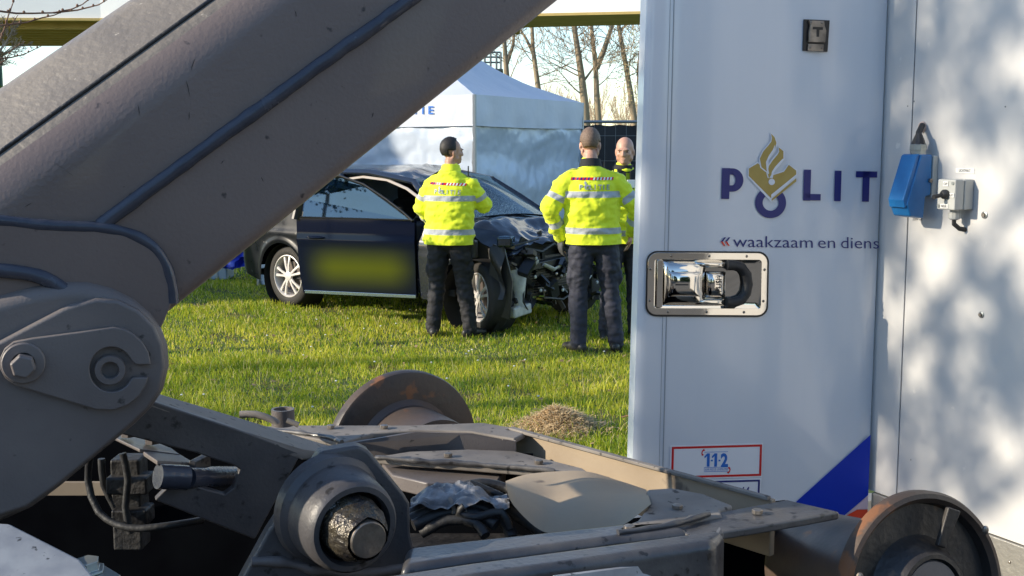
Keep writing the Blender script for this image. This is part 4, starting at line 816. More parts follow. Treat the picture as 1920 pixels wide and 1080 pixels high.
def glass(name, tint, extra=None):
    m = bpy.data.materials.new(name); m.use_nodes = True; t = m.node_tree; N = t.nodes; L = t.links; N.remove(N['Principled BSDF'])
    tr = N.new('ShaderNodeBsdfTransparent'); tr.inputs[0].default_value = (*tint, 1); gl = N.new('ShaderNodeBsdfGlossy'); gl.inputs['Roughness'].default_value = .03; gl.inputs[0].default_value = (.75, .9, 1, 1)
    fr = N.new('ShaderNodeFresnel'); fr.inputs[0].default_value = 1.5; mr = N.new('ShaderNodeMapRange'); mr.inputs[1].default_value = 0; mr.inputs[2].default_value = 1; mr.inputs[3].default_value = .08; mr.inputs[4].default_value = 1.0; L.new(fr.outputs[0], mr.inputs[0])
    mx = N.new('ShaderNodeMixShader'); L.new(mr.outputs[0], mx.inputs[0]); L.new(tr.outputs[0], mx.inputs[1]); L.new(gl.outputs[0], mx.inputs[2]); out = mx
    if extra:
        tc = N.new('ShaderNodeTexCoord'); vo = N.new('ShaderNodeTexVoronoi'); vo.feature = 'DISTANCE_TO_EDGE'; vo.inputs['Scale'].default_value = 16; L.new(tc.outputs['Object'], vo.inputs['Vector'])
        no = N.new('ShaderNodeTexNoise'); no.inputs['Scale'].default_value = 1.6; L.new(tc.outputs['Object'], no.inputs['Vector'])
        m1 = N.new('ShaderNodeMapRange'); m1.inputs[1].default_value = .0; m1.inputs[2].default_value = .045; m1.inputs[3].default_value = 1; m1.inputs[4].default_value = 0; L.new(vo.outputs[0], m1.inputs[0])
        v2 = N.new('ShaderNodeTexVoronoi'); v2.feature = 'DISTANCE_TO_EDGE'; v2.inputs['Scale'].default_value = 55; L.new(tc.outputs['Object'], v2.inputs['Vector'])
        m2 = N.new('ShaderNodeMapRange'); m2.inputs[1].default_value = .0; m2.inputs[2].default_value = .15; m2.inputs[3].default_value = 1; m2.inputs[4].default_value = 0; L.new(v2.outputs[0], m2.inputs[0])
        sx = N.new('ShaderNodeSeparateXYZ'); L.new(tc.outputs['Object'], sx.inputs[0])
        m3 = N.new('ShaderNodeMapRange'); m3.inputs[1].default_value = 1.95; m3.inputs[2].default_value = 2.4; m3.inputs[3].default_value = .03; m3.inputs[4].default_value = .8; L.new(sx.outputs['X'], m3.inputs[0])
        mu = N.new('ShaderNodeMath'); mu.operation = 'MULTIPLY'; L.new(m2.outputs[0], mu.inputs[0]); L.new(m3.outputs[0], mu.inputs[1])
        ad = N.new('ShaderNodeMath'); ad.operation = 'MAXIMUM'; mh = N.new('ShaderNodeMath'); mh.operation = 'MULTIPLY'; mh.inputs[1].default_value = .4; L.new(m1.outputs[0], mh.inputs[0]); L.new(mh.outputs[0], ad.inputs[0]); L.new(mu.outputs[0], ad.inputs[1])
        df = N.new('ShaderNodeBsdfDiffuse'); df.inputs[0].default_value = (.55, .62, .62, 1); m4 = N.new('ShaderNodeMixShader'); L.new(ad.outputs[0], m4.inputs[0]); L.new(mx.outputs[0], m4.inputs[1]); L.new(df.outputs[0], m4.inputs[2]); out = m4
    L.new(out.outputs[0], N['Material Output'].inputs[0]); return m
m_glass = glass('tinted_glass', (.16, .22, .28)); m_wind = glass('cracked_windscreen', (.35, .42, .42), True)

fC = V((.766, -.643, 0)); lC = V((.643, .766, 0)); rw = V((P(541, 574, 12.57).x, 12.57, 0)) + lC * .80
car = thing('wrecked_car', 'dark blue hatchback with smashed open front end standing on the grass', 'car', tuple(rw), math.atan2(fC.y, fC.x))
CP = lambda v: rw + fC * v[0] + lC * v[1] + V((0, 0, v[2] if len(v) > 2 else 0))
WB, WR = 2.69, .325
def lerp_t(tab, x):
    for (a, va), (b, vb) in zip(tab, tab[1:]):
        if x <= b: t = (x - a) / (b - a); return va + (vb - va) * max(0, min(1, t))
    return tab[-1][1]
Wt = [(-.92, .60), (-.86, .74), (-.7, .84), (-.3, .885), (.5, .90), (1.8, .90), (2.6, .885), (3.0, .84), (3.15, .78)]
Zbelt = [(-.92, .80), (-.85, 1.0), (-.5, 1.06), (.5, 1.03), (1.9, .98), (2.4, .93), (2.8, .86), (3.15, .74)]
def arch(x, xw, R_=.385): return math.sqrt(max(0, R_ * R_ - (x - xw) ** 2)) + WR - .02 if abs(x - xw) < R_ else 0
def side_pt(x, v, s=-1):
    zb = max(.26 if x > -.5 else .26 + .10 * (-.5 - x) / .4, arch(x, 0), arch(x, WB)); zt_ = lerp_t(Zbelt, x); w = lerp_t(Wt, x)
    z = zb + (zt_ - zb) * v; h = (z - .26) / (zt_ - .26)
    y = w * (.955 + .045 * math.sin(min(1, h * 1.3) * math.pi / 2)) - .055 * max(0, h - .62) ** 1.3 / .38 ** 1.3 * 1
    y += .018 * math.exp(-((z - .80) / .035) ** 2) * (1 if x < 2.3 else .3)
    for xw in (0, WB):
        d = math.hypot(x - xw, z - WR); y += .02 * math.exp(-((d - .40) / .03) ** 2)
    if x > 2.25: y += .05 * noise.noise(V((x * 4, z * 4, s))) * min(1, (x - 2.25) * 2)
    return V((x, s * y, z))
xs = [-.92 + i * .035 for i in range(int((3.15 + .92) / .035) + 1)]
def body_side(s, x0, x1, name, m, vmin=0, nv=16):
    X = [x for x in xs if x0 - 1e-6 <= x <= x1 + 1e-6]; mb = MB()
    mb.grid(lambda u, v: side_pt(X[int(round(u * (len(X) - 1)))], vmin + (1 - vmin) * v, s), len(X) - 1, nv); return mb.ob(name, m, car, world=False, deg=50)
body_side(-1, -.92, .36, 'rear_quarter_panel', m_carf); body_side(-1, .36, .86, 'rear_door_panel', m_car); body_side(-1, 2.03, 2.55, 'front_wing', m_car)
body_side(1, -.92, 3.0, 'body_side', m_car)
MB().grid(lambda u, v: side_pt(.86 + 1.17 * u, .12 * v), 10, 2).ob('sill', m_car, car, world=False, deg=50)
# rear end
MB().grid(lambda u, v: V((-.92 - .03 * math.sin(v * math.pi) + (.20 * max(0, abs(u * 2 - 1) - .75) / .25) * 0, (u * 2 - 1) * .60, .36 + .46 * v)), 10, 8).grid(lambda u, v: V((-.92 + .5 * v, (u * 2 - 1) * (.60 + .04 * v), .80 + .64 * v ** .8)), 10, 8).ob('tailgate', m_car, car, world=False, deg=50)
for s in (-1, 1): MB().prism([side_pt(-.86, .80, s), side_pt(-.62, .84, s), side_pt(-.60, .97, s), side_pt(-.84, .97, s)], V((0, s * .012, 0))).ob('tail_light', mat('tail_red', (.25, .01, .01), rough=.2), car, world=False, bev=.004)
def gline(pts, r, name, m=m_black): return MB().tube(pts, r, 6).ob(name, m, car, world=False)
gline([side_pt(x, v) + V((0, -.001, 0)) for x, v in [(.36, 1), (.35, .9), (.365, .7), (.40, .5), (.45, .3), (.55, .12), (.60, .0)]], .006, 'door_gap')
MB().lathe([(0, .085), (.003, .085), (.003, .078), (-.001, .076)], side_pt(-.12, .80) + V((0, -.006, 0)), (0, -1, 0), 28).ob('fuel_flap', m_carf, car, world=False)
# shoulders + hood with crumples
def hood(u, v):
    x = 2.22 + .88 * u; s = v * 2 - 1; w = lerp_t(Wt, x) - .06; zb = lerp_t(Zbelt, x)
    z = zb + .085 * (1 - s * s) + .01
    k = min(1, u * 1.6)
    z += k * (.085 * noise.noise(V((x * 2.4, s * 2.2, 1))) + .045 * abs(noise.noise(V((x * 6 + s * 3, s * 5, 4)))) - .03) + .05 * math.exp(-((u - .45) / .12) ** 2)
    return V((x - .05 * abs(s) ** 3 + .04 * noise.noise(V((s * 4, 2, 0))) * u, s * w, z))
MB().grid(hood, 34, 40).ob('bonnet', m_car, car, world=False, deg=28)
# roof with dents
def roofc(u, v):
    x = -.5 + 2.2 * u; s = v * 2 - 1; z = 1.43 + .055 * (1 - s * s) + .035 * math.sin(u * math.pi) - .06 * max(0, u - .75) / .25
    z += min(1, max(0, u - .35) * 3) * .75 * (.05 * noise.noise(V((x * 2.6, s * 1.9, 8))) - .05 * abs(noise.noise(V((x * 4.5 + s * 2.5, s * 3 - x, 2)))) + .035 * math.exp(-((x - 1.25 + s * .25) / .09) ** 2))
    return V((x, s * (.60 - .02 * u), z))
MB().grid(roofc, 40, 26).ob('roof', m_car, car, world=False, deg=28)
MB().add([(-.15, 0, 1.50), (-.02, 0, 1.50), (-.13, 0, 1.575), (-.09, .012, 1.5), (-.09, -.012, 1.5)], [(0, 3, 2), (0, 2, 4), (1, 2, 3), (1, 4, 2)]).ob('roof_antenna', m_black, car, world=False)
bar = lambda pts, r, name='pillar', m=None, fl=.6: MB().tube(pts, r, 8, flat=fl).ob(name, m or m_car, car, world=False)
for s in (-1, 1):
    bar([(-.50, s * .60, 1.42), (.2, s * .61, 1.455), (1.1, s * .60, 1.455), (1.72, s * .585, 1.37)], .035, 'roof_rail')
    bar([(1.70, s * .585, 1.38), (2.0, s * .70, 1.20), (2.34, s * .80, .99)], .03, 'windscreen_pillar')
    bar([(.82, s * .84, 1.0), (.70, s * .61, 1.44)], .035, 'door_pillar')
    MB().prism([(-.78, s * .80, 1.03), (-.22, s * .83, 1.05), (-.35, s * .62, 1.42), (-.50, s * .60, 1.42)], V((0, -s * .02, 0))).ob('rear_pillar', m_car, car, world=False)
    MB().prism([(-.22, s * .825, 1.05), (.79, s * .825, 1.02), (.68, s * .62, 1.42), (-.33, s * .625, 1.41)], V((0, -s * .004, 0))).ob('rear_side_glass', m_glass, car, world=False, deg=0)
MB().prism([(.85, .825, 1.02), (2.3, .80, .98), (1.7, .60, 1.36), (.72, .62, 1.43)], V((0, -.004, 0))).ob('side_glass', m_glass, car, world=False, deg=0)
bar([(.78, -.60, 1.38), (1.0, -.605, 1.405), (1.35, -.60, 1.38), (1.65, -.62, 1.30), (1.95, -.66, 1.17)], .016, 'door_seal', m_seal)
def ws(u, v):
    s = v * 2 - 1; p = V((1.70, s * .56, 1.40)).lerp(V((2.34, s * .74, 1.0)), u); p += V((.55, 0, .8)).normalized() * (.06 * (1 - s * s) + .05 * math.sin(u * math.pi) * (1 - s * s) - .03 * math.exp(-((u - .6) ** 2 + (s + .1) ** 2) / .08)); return p
MB().grid(ws, 18, 24).ob('windscreen', m_wind, car, world=False, deg=60)
# interior
MB().box((.9, 0, .33), (3.0, 1.5, .06)).ob('floor_pan', m_int, car, world=False)
MB().box((2.02, 0, .72), (.12, 1.5, .5)).ob('bulkhead', m_int, car, world=False)
MB().box((1.86, 0, .88), (.3, 1.45, .2)).ob('dashboard', m_int, car, world=False, bev=.04)
for y in (-.38, .38):
    se = MB().box((1.05, y, .52), (.5, .48, .18)).ob('seat', m_int, car, world=False, bev=.05); MB().box((.76, y, .86), (.16, .46, .6), Matrix.Rotation(-.25, 3, 'Y')).ob('seat_back', m_int, se, world=False, bev=.05)
    MB().box((.66, y, 1.22), (.1, .26, .17)).ob('head_rest', m_int, se, world=False, bev=.03)
MB().box((.1, 0, .62), (.6, 1.3, .3)).ob('rear_bench', m_int, car, world=False, bev=.05)
MB().grid(lambda u, v: V((1.6 + .13 * v + .04 * math.sin(u * 9), -.50 + .35 * u, .98 + .12 * v + .03 * math.sin(u * 14))), 14, 6).ob('airbag', mat('airbag_cloth', (.5, .5, .5), rough=.8), car, world=False, deg=80)

# open front door : own object with its own frame, hinge at x=2.03
m_dp = mat('door_paint_dark', (.004, .007, .020), rough=.10, spec=.22)
t = m_dp.node_tree; N = t.nodes; L = t.links; b = N['Principled BSDF']; tc = N.new('ShaderNodeTexCoord'); sx = N.new('ShaderNodeSeparateXYZ'); L.new(tc.outputs['Object'], sx.inputs[0])
def smooth_box(out, c, hw, soft):
    s_ = N.new('ShaderNodeMath'); s_.operation = 'SUBTRACT'; s_.inputs[1].default_value = c; L.new(out, s_.inputs[0]); a_ = N.new('ShaderNodeMath'); a_.operation = 'ABSOLUTE'; L.new(s_.outputs[0], a_.inputs[0])
    m_ = N.new('ShaderNodeMapRange'); m_.interpolation_type = 'SMOOTHSTEP'; m_.inputs[1].default_value = hw + soft; m_.inputs[2].default_value = hw - soft; L.new(a_.outputs[0], m_.inputs[0]); return m_.outputs[0]
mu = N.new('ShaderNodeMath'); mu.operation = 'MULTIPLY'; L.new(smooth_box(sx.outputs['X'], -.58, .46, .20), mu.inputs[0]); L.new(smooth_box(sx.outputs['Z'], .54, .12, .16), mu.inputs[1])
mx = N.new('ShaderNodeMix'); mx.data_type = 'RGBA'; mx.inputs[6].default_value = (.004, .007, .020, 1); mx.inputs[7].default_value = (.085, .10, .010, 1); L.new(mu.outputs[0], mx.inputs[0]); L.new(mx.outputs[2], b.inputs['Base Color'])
dr = bpy.data.objects.new('front_door_panel', None)
def dpt(x, z):   # door local: x 0..-1.22 , y outward negative
    w = -.012 * ((x + .6) / .6) ** 2 * -1
    y = -.02 - .03 * math.sin(max(0, min(1, (z - .26) / .77)) * math.pi * .6) + w
    y -= .014 * math.exp(-((z - .80) / .03) ** 2) ; y += .16 * max(0, z - 1.02) * 1.0 if z > 1.02 else 0
    return V((x, y, z))
DL = 1.24
edge = lambda z: -DL - .03 * math.sin((z - .25) * 2) + .09 * max(0, .45 - z) + (.16 * (z - 1.0) if z > 1.0 else 0)
def dgrid(u, v): z = .27 + .755 * v; x0 = edge(z); return dpt(x0 * (1 - u), z)
mbd = MB(); mbd.grid(dgrid, 24, 22); mbd.grid(lambda u, v: dgrid(u, v) + V((0, .05, 0)), 6, 4)
mbd.grid(lambda u, v: dgrid(0, u) + V((0, .05 * v, 0)), 20, 1); mbd.grid(lambda u, v: dgrid(1, u) + V((0, .05 * v, 0)), 8, 1); mbd.grid(lambda u, v: dgrid(u, 0) + V((0, .05 * v, 0)), 8, 1); mbd.grid(lambda u, v: dgrid(u, 1) + V((0, .05 * v, 0)), 8, 1)
dme = mbd.ob('front_door', m_dp, car, world=False, deg=50, label='front door swung open toward the camera, dark glossy with a dull yellow printed patch')
dme.location = (2.03, -.885, 0); dme.rotation_euler = (0, 0, rad(21))
def dob(mb, name, m, **k): return mb.ob(name, m, dme, world=False, **k)
fr_ = [dpt(x, z) for x, z in [(edge(1.0) + .0, 1.0), (edge(1.2), 1.2), (edge(1.4) + .02, 1.40), (-1.00, 1.435), (-.8, 1.425), (-.55, 1.35), (-.3, 1.21), (-.12, 1.09), (-.02, 1.01)]]
dob(MB().tube(fr_, [.05, .04, .028, .022, .02, .02, .02, .02, .025], 8, flat=.6), 'window_frame', m_black)
dob(MB().tube([dpt(-DL + .02, 1.025) + V((0, -.006, 0)), dpt(0, 1.02) + V((0, -.006, 0))], .009, 6), 'belt_trim', m_black)
gp_ = [dpt(x, z) + V((0, .012, 0)) for x, z in [(edge(1.02) + .06, 1.02), (edge(1.2) + .05, 1.2), (edge(1.4) + .05, 1.39), (-1.00, 1.42), (-.8, 1.41), (-.55, 1.335), (-.3, 1.19), (-.05, 1.02)]]
dob(MB().prism(gp_, V((0, .004, 0))), 'door_glass', m_glass, deg=0)
dob(MB().prism([dpt(-1.2, .268) + V((0, -.008, 0)), dpt(0, .268) + V((0, -.008, 0)), dpt(0, .30) + V((0, -.008, 0)), dpt(-1.2, .30) + V((0, -.008, 0))], V((0, -.006, 0))), 'chrome_strip', mat('blue_grey_chrome', (.35, .45, .6), rough=.2, metal=.8), bev=.003)
dob(MB().ell(dpt(-1.05, .83) + V((0, -.018, 0)), (.10, .016, .016)), 'door_handle', m_dp)
# pale b pillar trim inside, seen through the glass
bar([(.70, -.56, .55), (.70, -.60, 1.0), (.66, -.56, 1.38)], .03, 'inner_trim', m_seal)

# wheels
def wheel(xc, yc, steer, label):
    axw = V((math.sin(steer) * 1, -math.cos(steer), 0)); c = V((xc, yc, WR))
    w = MB().lathe([(-.20, .22), (-.195, .30), (-.17, .318), (-.16, .322), (-.10, WR), (-.03, WR), (-.012, .318), (.0, .300), (.006, .270), (.004, .245), (-.006, .225)], c, axw, 72).ob('wheel', m_tyre, car, world=False, label=label, deg=50)
    MB().lathe([(-.012, .232), (.002, .230), (.004, .222), (-.006, .214), (-.03, .208), (-.09, .20), (-.15, .20)], c, axw, 64).ob('rim', m_rim, w, world=False)
    MB().lathe([(-.08, .155), (-.075, .155), (-.072, .06), (-.07, 0)], c, axw, 40).ob('brake_disc', m_brake, w, world=False)
    up_ = V((0, 0, 1)); wv = axw.cross(up_).normalized()
    D = lambda a: up_ * math.cos(a) + wv * math.sin(a)
    for k in range(5):
        a0 = 2 * math.pi * k / 5 + .12
        for da in (-.20, .20):
            a = a0 + da; d = D(a); q = axw.cross(d); d0 = D(a0 + da * .5)
            h = [(.035, .016, -.004), (.12, .013, .0), (.213, .019, -.012)]
            vs = []
            for r_, hw, ht in h:
                p = c + d * r_; vs += [p - q * hw + axw * (ht - .012), p - q * hw * .7 + axw * ht, p + q * hw * .7 + axw * ht, p + q * hw + axw * (ht - .012)]
            MB().add(vs, [(i * 4 + j, i * 4 + j + 1, i * 4 + j + 5, i * 4 + j + 4) for i in range(2) for j in range(3)]).ob('spoke', m_rim, w, world=False, deg=20)
    MB().lathe([(-.02, .055), (0, .05), (.004, .035), (.006, 0)], c, axw, 28).ob('hub_cap', m_rim, w, world=False)
    for k in range(5): MB().lathe([(-.006, .009), (.0, .009), (.0, 0)], c + D(2 * math.pi * k / 5 + .75) * .045, axw, 8).ob('wheel_nut', m_brake, w, world=False)
    return w, c, axw, D
wr, cw, aw, Dw = wheel(0, -.80, 0, 'rear wheel with pale ten spoke alloy rim in full sun')
for i, chh in enumerate('Continental'):
    vs, fs = text_tris(chh, .042); a = -.62 + i * .085; d = Dw(a); q = Dw(a + math.pi / 2)
    q = q if q.dot(Dw(a + .1)) > 0 else -q
    MB().add([cw + aw * .0085 + d * (.262 + v[1]) + q * v[0] for v in vs], fs).ob('tyre_letter', mat('tyre_letter', (.10, .085, .075), rough=.6) if i == 0 else bpy.data.materials['tyre_letter'], wr, world=False, deg=0)
wheel(WB + .05, -.80, rad(-24), 'front wheel turned outward, half hidden by the officer')
for x, st_ in ((0, 0), (WB, rad(24))):
    w = MB().lathe([(-.20, .0), (-.195, .30), (-.16, .322), (-.03, WR), (.0, .300), (.004, 0)], (x, .60, WR), (0, -1, 0), 40).ob('wheel', m_tyre, car, world=False)
for xw in (0, WB): MB().lathe([(-.26, .37), (0, .37)], (xw, -.83, WR - .02), (0, -1, 0), 32).ob('wheel_well', m_int, car, world=False)
# smashed front: structure, radiator, brackets, hoses, shards
front = MB().box((2.72, 0, .58), (.5, 1.25, .5)).ob('engine_block', m_int, car, world=False, bev=.03)
rr = random.Random(12)
MB().box((3.0, .05, .50), (.05, .95, .38)).ob('radiator', m_black, car, world=False)
for i in range(15): MB().box((3.03, .05 , .34 + i * .024), (.01, .88, .006)).ob('radiator_fin', m_brake, car, world=False)
MB().box((3.08, .0, .63), (.06, 1.15, .07), Matrix.Rotation(.06, 3, 'X')).ob('bumper_beam', m_black, car, world=False, bev=.01)
MB().box((3.0, .25, .80), (.08, .9, .05), Matrix.Rotation(-.08, 3, 'X')).ob('lock_panel', m_black, car, world=False, bev=.01)
# white washer bottle bracket
def wb(pts, w_, name='white_bracket'): return MB().tube(pts, w_, 8, flat=.55).ob(name, m_wpl, car, world=False, deg=60)
wb([(2.98, -.74, .70), (3.02, -.67, .60), (3.06, -.60, .50), (3.07, -.60, .36), (3.06, -.62, .22)], [.03, .05, .085, .055, .06])
wb([(3.06, -.60, .52), (3.10, -.48, .58), (3.12, -.38, .66)], [.05, .032, .026])
wb([(3.12, -.30, .62), (3.13, -.15, .56), (3.12, .0, .60)], [.02, .026, .02], 'bent_bracket')
wb([(3.12, .18, .42), (3.13, .32, .36), (3.10, .48, .44)], [.018, .022, .018], 'bent_bracket')
MB().box((3.07, -.58, .21), (.08, .26, .10), Matrix.Rotation(.1, 3, 'X')).ob('washer_bottle', m_wpl, car, world=False, bev=.02)
MB().prism([(2.94, -.86, .20), (3.12, -.80, .15), (3.14, -.78, .50), (3.06, -.80, .80), (2.96, -.84, .84), (2.95, -.88, .60)], V((0, .02, 0))).ob('torn_wheel_liner', m_black, car, world=False, bev=.004)
MB().grid(lambda u, v: V((2.96 + .14 * u, -.86 - .03 * math.sin(v * 9 + u * 3), .34 + .48 * v)), 8, 14).ob('torn_liner_fold', m_rub, car, world=False, deg=30)
for pts, r_ in (([(3.05, -.5, .78), (3.1, -.3, .74), (3.08, -.1, .8), (3.05, .1, .74)], .016), ([(3.09, -.55, .44), (3.14, -.62, .3), (3.10, -.5, .2), (3.08, -.42, .32)], .008), ([(3.1, -.25, .3), (3.12, 0, .26), (3.08, .3, .33)], .012),
                ([(3.0, .4, .7), (3.1, .5, .5), (3.05, .55, .3)], .014), ([(3.02, -.7, .8), (3.08, -.5, .84), (3.06, -.3, .86)], .01)): gline(pts, r_, 'loose_hose', m_rub)
gline([(3.10, -.36, .40), (3.12, -.30, .40), (3.12, -.28, .30), (3.10, -.10, .28), (3.10, -.08, .22)], .007, 'metal_pipe', m_steel)
for i in range(70):
    p = V((rr.uniform(2.9, 3.14), rr.uniform(-.78, .75), rr.uniform(.2, .88))); R_ = Matrix.Rotation(rr.uniform(0, 6), 3, V((rr.random(), rr.random(), rr.random() + .1)))
    MB().box(p, (rr.uniform(.02, .12), rr.uniform(.03, .2), rr.uniform(.006, .06)), R_).ob('broken_piece', rr.choice([m_black, m_black, m_int, m_rub, m_car, m_brake]), car, world=False)
for i in range(12):
    p = V((3.13, rr.uniform(-.5, .6), rr.uniform(.3, .75))); MB().ell(p, (.012, .018, .018), None, 8, 6).ob('bolt_head', m_wpl if i % 3 else m_steel, car, world=False)
MB().box((3.05, -.76, .86), (.14, .16, .1), Matrix.Rotation(.5, 3, 'Z')).ob('headlight_remains', m_glass, car, world=False, bev=.02)

# ================================================================== PEOPLE
m_hv = None
def hivis():
    m = bpy.data.materials.new('yellow_hivis_cloth'); m.use_nodes = True; t = m.node_tree; N = t.nodes; L = t.links; b = N['Principled BSDF']
    at = N.new('ShaderNodeAttribute'); at.attribute_name = 'band'; gt = N.new('ShaderNodeMapRange'); gt.inputs[1].default_value = .0008; gt.inputs[2].default_value = .003; L.new(at.outputs['Fac'], gt.inputs[0])
    mx = N.new('ShaderNodeMix'); mx.data_type = 'RGBA'; mx.inputs[7].default_value = (.40, .42, .44, 1); L.new(gt.outputs[0], mx.inputs[0])
    tc = N.new('ShaderNodeTexCoord'); no = N.new('ShaderNodeTexNoise'); no.inputs['Scale'].default_value = 5; L.new(tc.outputs['Object'], no.inputs[0])
    cr = N.new('ShaderNodeMix'); cr.data_type = 'RGBA'; cr.inputs[6].default_value = (.74, .84, .015, 1); cr.inputs[7].default_value = (.80, .88, .025, 1); L.new(no.outputs['Fac'], cr.inputs[0]); L.new(cr.outputs[2], mx.inputs[6])
    L.new(mx.outputs[2], b.inputs['Base Color']); b.inputs['Roughness'].default_value = .75; b.inputs['Sheen Weight'].default_value = .2
    n2 = N.new('ShaderNodeTexNoise'); n2.inputs['Scale'].default_value = 18; n2.inputs['Detail'].default_value = 4; L.new(tc.outputs['Object'], n2.inputs[0]); bp = N.new('ShaderNodeBump'); bp.inputs['Strength'].default_value = .5; bp.inputs['Distance'].default_value = .012; L.new(n2.outputs['Fac'], bp.inputs['Height']); L.new(bp.outputs[0], b.inputs['Normal'])
    return m
m_hv = hivis()
m_skin = mat('skin', (.50, .27, .19), (.56, .31, .22), 12, rough=.5, bump=.1, bs=120, bdist=.001)
m_skin2 = mat('tanned_skin', (.40, .21, .14), (.46, .25, .17), 12, rough=.5)
m_hairb = mat('black_hair', (.012, .010, .009), (.025, .02, .018), 60, rough=.6, bump=.5, bs=220, bdist=.003)
m_hairs = mat('cropped_brown_hair', (.13, .085, .06), (.21, .14, .10), 90, rough=.7, bump=.3, bs=220, bdist=.001)
m_trou = mat('black_trousers', (.010, .010, .014), (.016, .016, .02), 8, rough=.75, bump=.6, bs=22, bdist=.012)
m_trou2 = mat('dark_navy_trousers', (.020, .021, .036), (.028, .030, .048), 8, rough=.75, bump=.6, bs=22, bdist=.012)
m_boot = mat('black_leather', (.012, .011, .010), (.03, .028, .025), 20, rough=.4, rough2=.6)
m_glove = mat('dark_grey_glove', (.06, .06, .065), (.10, .10, .11), 20, rough=.6)
m_collar = mat('dark_collar', (.012, .012, .014), rough=.8)
m_eye = mat('eye', (.03, .02, .015), rough=.2); m_epa = mat('epaulette', (.03, .03, .035), rough=.6)
def remesh(mb, vox, smooth_it, name, disp=None):
    me = bpy.data.meshes.new(name); me.from_pydata([tuple(v) for v in mb.v], [], mb.f); bm = bmesh.new(); bm.from_mesh(me); bmesh.ops.recalc_face_normals(bm, faces=bm.faces); bm.to_mesh(me); bm.free()
    o = bpy.data.objects.new('tmp', me); COL.objects.link(o)
    r = o.modifiers.new('r', 'REMESH'); r.mode = 'VOXEL'; r.voxel_size = vox; r.use_smooth_shade = True
    s_ = o.modifiers.new('s', 'SMOOTH'); s_.factor = .5; s_.iterations = smooth_it
    bpy.context.view_layer.update(); out = bpy.data.meshes.new_from_object(o.evaluated_get(bpy.context.evaluated_depsgraph_get()))
    bpy.data.objects.remove(o); bpy.data.meshes.remove(me); out.name = name
    if disp:
        ns = [v.normal.copy() for v in out.vertices]
        for v, n_ in zip(out.vertices, ns): v.co += n_ * disp(v.co)
    for p in out.polygons: p.use_smooth = True
    return out
def chain(mb, pts, seg=14):
    """pts: (x,y,z,rx,ry) elliptical sections, rounded ends"""
    P_ = [V(p[:3]) for p in pts]; n = len(P_); first = (P_[0] - P_[1]).normalized(); last = (P_[-1] - P_[-2]).normalized()
    def E(p, d): r = min(p[3], p[4]); c = V(p[:3]); return [(*(c + d * r * .55), p[3] * .8, p[4] * .8), (*(c + d * r * .9), p[3] * .4, p[4] * .4)]
    ext = E(pts[0], first)[::-1] + list(pts) + E(pts[-1], last)
    Q = [V(p[:3]) for p in ext]; n = len(Q); vs = []
    X = V((1, 0, 0)); prev = None
    for i in range(n):
        t = (Q[min(i + 1, n - 1)] - Q[max(i - 1, 0)]).normalized()
        u = (X - t * X.dot(t)); u = u.normalized() if u.length > .3 else (prev - t * prev.dot(t)).normalized() if prev else V((0, 0, 1)).cross(t).normalized()
        prev = u; w = t.cross(u)
        vs += [Q[i] + u * math.cos(2 * math.pi * k / seg) * ext[i][3] + w * math.sin(2 * math.pi * k / seg) * ext[i][4] for k in range(seg)]
    fs = [(i * seg + k, i * seg + (k + 1) % seg, (i + 1) * seg + (k + 1) % seg, (i + 1) * seg + k) for i in range(n - 1) for k in range(seg)]
    fs += [tuple(range(seg))[::-1], tuple((n - 1) * seg + k for k in range(seg))]
    mb.add(vs, fs)
def limb(mb, a, b, c, r0, r1, r2, r3=None):
    a, b, c = V(a), V(b), V(c); L_ = lambda p, q, t: p.lerp(q, t)
    rows = [(a, r0), (L_(a, b, .5), (r0 + r1) / 2 * 1.03), (b, r1), (L_(b, c, .35), r1 * 1.02), (L_(b, c, .7), (r1 + r2) / 2 * .97), (c, r2)]
    chain(mb, [(*p, r, r) for p, r in rows])
def hand(mb, w, d, palm, k=1.0, curl=.7):
    """wrist w, direction d, palm normal"""
    w, d, palm = V(w), V(d).normalized(), V(palm).normalized(); palm = (palm - d * palm.dot(d)).normalized(); s = d.cross(palm)
    pc = w + d * .05 * k
    mb.add(*(lambda m_: (m_.v, m_.f))(MB().ell(pc, (1, 1, 1))))
    n0 = len(mb.v) - 16 * 9 - 2
    for i in range(n0, len(mb.v)):
        q = mb.v[i] - pc; mb.v[i] = pc + s * q.x * .042 * k + palm * q.y * .019 * k + d * q.z * .055 * k
    for j, (off, L_) in enumerate(((-.030, .066), (-.010, .078), (.010, .073), (.029, .058))):
        b = w + d * .088 * k + s * off * k; d1 = (d + palm * curl * .45).normalized(); d2 = (d + palm * curl * 1.4).normalized()
        p1 = b + d1 * L_ * .5 * k; p2 = p1 + d2 * L_ * .55 * k
        mb.tube([b - d * .02, b, p1, p1.lerp(p2, .6), p2], [.0095 * k, .0095 * k, .009 * k, .0085 * k, .006 * k], 8)
    b = w + d * .03 * k - s * .034 * k; p1 = b + (d * .6 - s * .7 + palm * .3).normalized() * .035 * k; p2 = p1 + (d * .95 - s * .1 + palm * .5).normalized() * .035 * k
    mb.tube([w + d * .02 - s * .015, b, p1, p2], [.012 * k, .012 * k, .0105 * k, .007 * k], 8)
